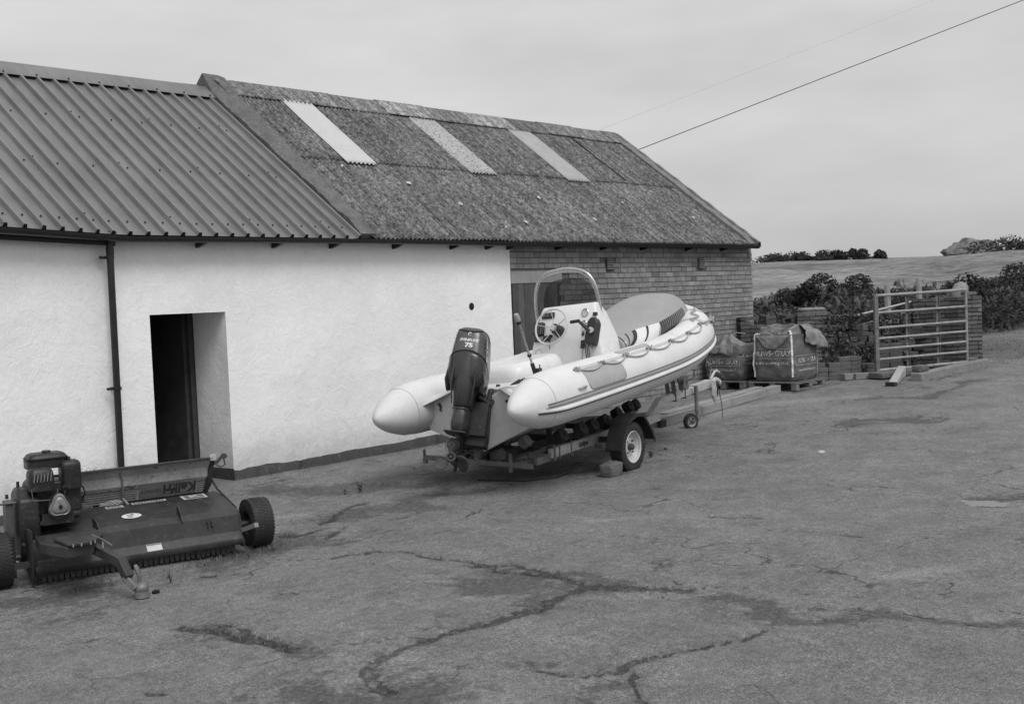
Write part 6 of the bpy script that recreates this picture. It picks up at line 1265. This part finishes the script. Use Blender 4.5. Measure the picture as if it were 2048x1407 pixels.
# wheels, axles, right jack tube
wheel(mw, (.93, .02, .19), .19, .175, .095, dsteel, -1, R(90)); wheel(mw, (-.955, .02, .19), .19, .175, .095, dsteel, 1, R(90))
b = MB(); b.cyl((.76, .02, .19), (.87, .02, .19), .022, n=12); b.prism([(.0, .13), (.22, .15), (.16, .33), (.06, .30)], (.775, 0, 0), (0, 1, 0), (0, 0, 1), .012); b.build('axle_arm', red, mw)
b = MB(); b.cyl((-.76, .02, .19), (-.945, .02, .19), .022, n=12); b.box((-.83, -.13, .16), (.22, .04, .04)); b.build('axle_arm', red, mw)
b = MB(); b.bar((.765, -.12, .17), (.80, -.33, .235), .034, .034); b.build('jack_tube', mat('old_steel', .25, .5, .2, metal=.4), mw, bevel=.002)
b = MB(); b.prism([(-.22, .40), (-.02, .40), (-.0, .1), (-.18, .02), (-.22, .12)], (-.77, 0, 0), (0, 1, 0), (0, 0, 1), .012); b.build('side_bracket', red2, mw)
# pivot bracket plate + drawbar
b = MB(); b.prism([(-.74, -.22), (-.34, -.18), (-.35, -.46), (-.48, -.74), (-.66, -.78), (-.76, -.50)], (0, 0, .36), (1, 0, 0), (0, 1, 0), -.07); b.build('pivot_bracket', red, mw, bevel=.003)
b = MB(); b.prism([(-.68, -.50), (-.45, -.42), (-.41, -.52), (-.45, -.74), (-.53, -.81), (-.65, -.79)], (0, 0, .385), (1, 0, 0), (0, 1, 0), -.018); 
b.build('pivot_plate', red, mw, bevel=.002)
b = MB()
for x, y in ((-.62, -.797), (-.57, -.806), (-.51, -.795), (-.475, -.765)): b.box((x, y, .372), (.009, .012, .02))
b.build('notch', mat('notch_grey', .2), mw)
b = MB(); b.prism([(-.12, .30), (-.06, .34), (-.04, .40), (-.105, .41), (-.17, .39), (-.2, .36)], (-.32, 0, 0), (0, 1, 0), (0, 0, 1), .008); b.build('gusset', red, mw, bevel=.002)
b = MB(); b.bar((-.50, -.56, .335), (-.345, -.90, .235), .058, .062); b.bar((-.35, -.885, .245), (-.325, -.97, .14), .058, .062); b.build('drawbar', red, mw, bevel=.004)
b = MB(); b.tube([(-.46, -.62, .39), (-.42, -.74, .37), (-.385, -.84, .34)], .008, 8); b.tube([(-.42, -.74, .37), (-.43, -.78, .32)], .006, 6); b.build('lock_handle', mat('dull_steel', .13, .5, .2, metal=.4), mw)
cst = mat('worn_coupling_steel', .17, .5, .3, 12, .2, 40, metal=.3)
b = MB(); b.prism([(0, -.032), (.14, -.040), (.155, 0), (.14, .040), (0, .032)], (-.325, -.955, .165), (.42, -.25, -.60), (.6, .8, 0), -.04); b.build('coupling', cst, mw, bevel=.006)
b = MB(); b.sph((-.25, -.985, .062), .046, 16, (1, 1.0, .9)); b.cyl((-.25, -.985, .005), (-.25, -.985, .045), .050, .046, 20); b.build('coupling_socket', cst, mw)
b = MB(); b.tube([(-.255, -.965, .10), (-.255, -.965, .14), (-.268, -.965, .19), (-.275, -.955, .215)], [.012, .014, .017, .012], 10); b.build('coupling_handle', cst, mw)
# engine
em = mat('engine_black', .016, .45, .3, 8, .2, 40, spots=.05); es = mat('engine_cast', .10, .5, .3, 10, .3, 50, metal=.3)
ex, ey = -.50, .12
eng = MB(); eng.box((ex, ey+.05, .42), (.42, .34, .05)); eng.box((ex-.02, ey+.03, .55), (.27, .24, .22)); E_ = eng.build('engine', em, mw, bevel=.02, seg=3); E_.scale = (.88, .95, 1.05); E_.location = (-.565+.88*.50, .0, 0)
def rb(name, c, d, mt, n=5, top=.04, taper=0, par=E_): b = MB(); rbox(b, c, d, n=n, top=top, taper=taper); return b.build(name, mt, par, sharp=50)
rb('fuel_tank', (ex+.0, ey+.06, .745), (.32, .24, .10), em, 5, .05); b = MB(); b.cyl((ex-.0, ey+.03, .84), (ex-.0, ey+.03, .862), .034, n=20); b.build('fuel_cap', em, E_, bevel=.003)
rb('exhaust_guard', (ex-.09, ey-.12, .615), (.20, .18, .15), es if False else em, 4, .04, .05); b = MB()
for i in range(6): b.box((ex-.15+i*.025, ey-.19+.0, .70), (.006, .05, .07), M=Matrix.Rotation(R(-25), 3, 'X') @ Matrix.Rotation(R(14), 3, 'Y'))
b.tube([(ex-.18, ey-.215, .64), (ex-.17, ey-.22, .56), (ex+.0, ey-.22, .55), (ex+.02, ey-.215, .62)], .005, 6); b.build('guard_slot', es, E_)
b = MB(); b.cyl((ex-.02, ey-.212, .645), (ex-.02, ey-.216, .645), .015); b.build('exhaust_hole', mat('hole_black', .012, .9, .1), E_)
rb('air_filter', (ex+.155, ey-.05, .60), (.16, .17, .19), em, 4, .035); b = MB(); b.lathe([(.001, .025), (.012, .02), (.014, .0)], (ex+.155, ey-.05, .79), (0, 0, 1), 12); b.build('wing_nut', dplast, E_)
b = MB(); b.box((ex+.17, ey-.01, .52), (.12, .14, .16)); b.build('carburettor', em, E_, bevel=.01)
b = MB(); pts = [(math.cos(a_)*r_, math.sin(a_)*r_) for a_, r_ in [(R(90+k*10), .075+.012*math.cos(3*R(k*10))) for k in range(36)]]; b.loft([[V(ex+.02+x, ey-.235-dy, .505+y*.95)*1 for x, y in [(p[0]*k_, p[1]*k_) for p in pts]] for dy, k_ in ((0, 1.06), (.01, 1.0), (.022, .90), (.018, .80), (.030, .62), (.034, .3), (.034, .02))]); b.build('crankcase_cover', mat('cast_alloy', .20, .45, .25, 12, .3, 50, metal=.3, spots=.1), E_, sharp=30)
b = MB(); b.cyl((ex+.02, ey-.26, .505), (ex+.02, ey-.275, .505), .016, n=6); b.cyl((ex+.02, ey-.17, .505), (ex+.02, ey-.235, .505), .085, n=24); b.box((ex+.01, ey-.17, .42), (.24, .08, .07)); b.cyl((ex-.12, ey-.21, .405), (ex-.12, ey-.23, .405), .014); b.cyl((ex+.11, ey-.05, .64), (ex+.09, ey-.14, .60), .022, n=12); b.build('oil_plug', em, E_)
b = MB(); b.tube([(ex+.06, ey-.08, .60), (ex+.09, ey-.15, .585), (ex+.07, ey-.16, .54), (ex+.02, ey-.14, .52)], .008, 8); b.tube([(ex+.25, ey+.0, .48), (ex+.27, ey-.03, .55), (ex+.25, ey-.05, .60)], .006, 6); b.build('fuel_hose', rubber, E_)
b = MB(); b.box((ex+.255, ey, .50), (.02, .02, .05)); b.build('choke_lever', dplast, E_)
# belt cover: tall rounded casing left of the engine
b = MB(); prof = [(.15, .13), (.30, .16), (.36, .30), (.36, .52), (.30, .62), (.20, .665), (.08, .655), (.0, .59), (-.03, .45), (.0, .25), (.06, .15)]
b.prism(prof, (-.80, -.05, 0), (0, 1, 0), (0, 0, 1), .13); bc = b.build('belt_cover', em, mw, bevel=.015, seg=3)
b = MB(); b.sph((-.665, .20, .66), .055, 14, (1.2, .9, 1)); b.build('silencer', es, mw)
b = MB(); b.box((-.845, .12, .45), (.05, .12, .26)); b.cyl((-.92, .05, .57), (-.78, .05, .57), .008); b.tube([(-.91, .05, .57), (-.925, .05, .60), (-.925, .05, .70)], .005, 6); b.tube([(-.78, .1, .6), (-.775, .1, .68)], .005, 6); cb = b.build('control_post', es, mw, bevel=.003)
for p, q in (((-.925, .05, .69), (-.925, .05, .75)), ((-.775, .1, .67), (-.775, .1, .71)), ((-.855, .08, .60), (-.855, .08, .63))): b = MB(); b.cyl(p, q, .012, .010); b.build('lever_knob', dplast, cb)
b = MB(); b.box((-.86, .02, .20), (.05, .06, .30)); b.cyl((-.80, -.12, .30), (-.80, -.14, .30), .013); b.build('frame_leg', red2, mw, bevel=.004)
# coiled ropes behind the deck
for i, (x, y, n_, w_, lab) in enumerate(((-.06, .46, 7, .095, 'coil of pale cord lying in the gap behind the mower deck'), (-.30, .44, 7, .10, 'darker tangled coil of cord next to the engine'))):
    b = MB(); o = thing('rope_coil', lab, 'rope coil', MO+Matrix.Rotation(R(-15.35), 3, 'Z') @ V(x, y, .41)); o.rotation_euler = (0, 0, R(-15.35))
    for k in range(n_): b.tube([(w_*(1+.06*nz3(k, 1, i))*math.cos(a_), .05*math.sin(a_)+.006*nz3(k*2, a_, i), .007*k-.02+.006*math.sin(a_*3+k)) for a_ in [2*math.pi*j/28 for j in range(29)]], .0042, 6)
    b.build('cord', rope if i == 0 else mat('dirty_cord', .12, .9, .3, 30, .5), o)
# curly wire tufts on the flap edge
b = MB()
for i in range(4):
    x = -.30+i*.055+.01*nz3(i*3, 0, 0); rr_ = .010+.006*nz3(i*5, 2, 2); b.tube([(x+rr_*1.6*math.cos(a_*.9), .315+.01*math.sin(a_), .702+rr_+rr_*math.sin(a_+i)) for a_ in [j*.5 for j in range(8+2*(i%3))]], .0013, 5)
b.build('wire_curl', dsteel, mw)
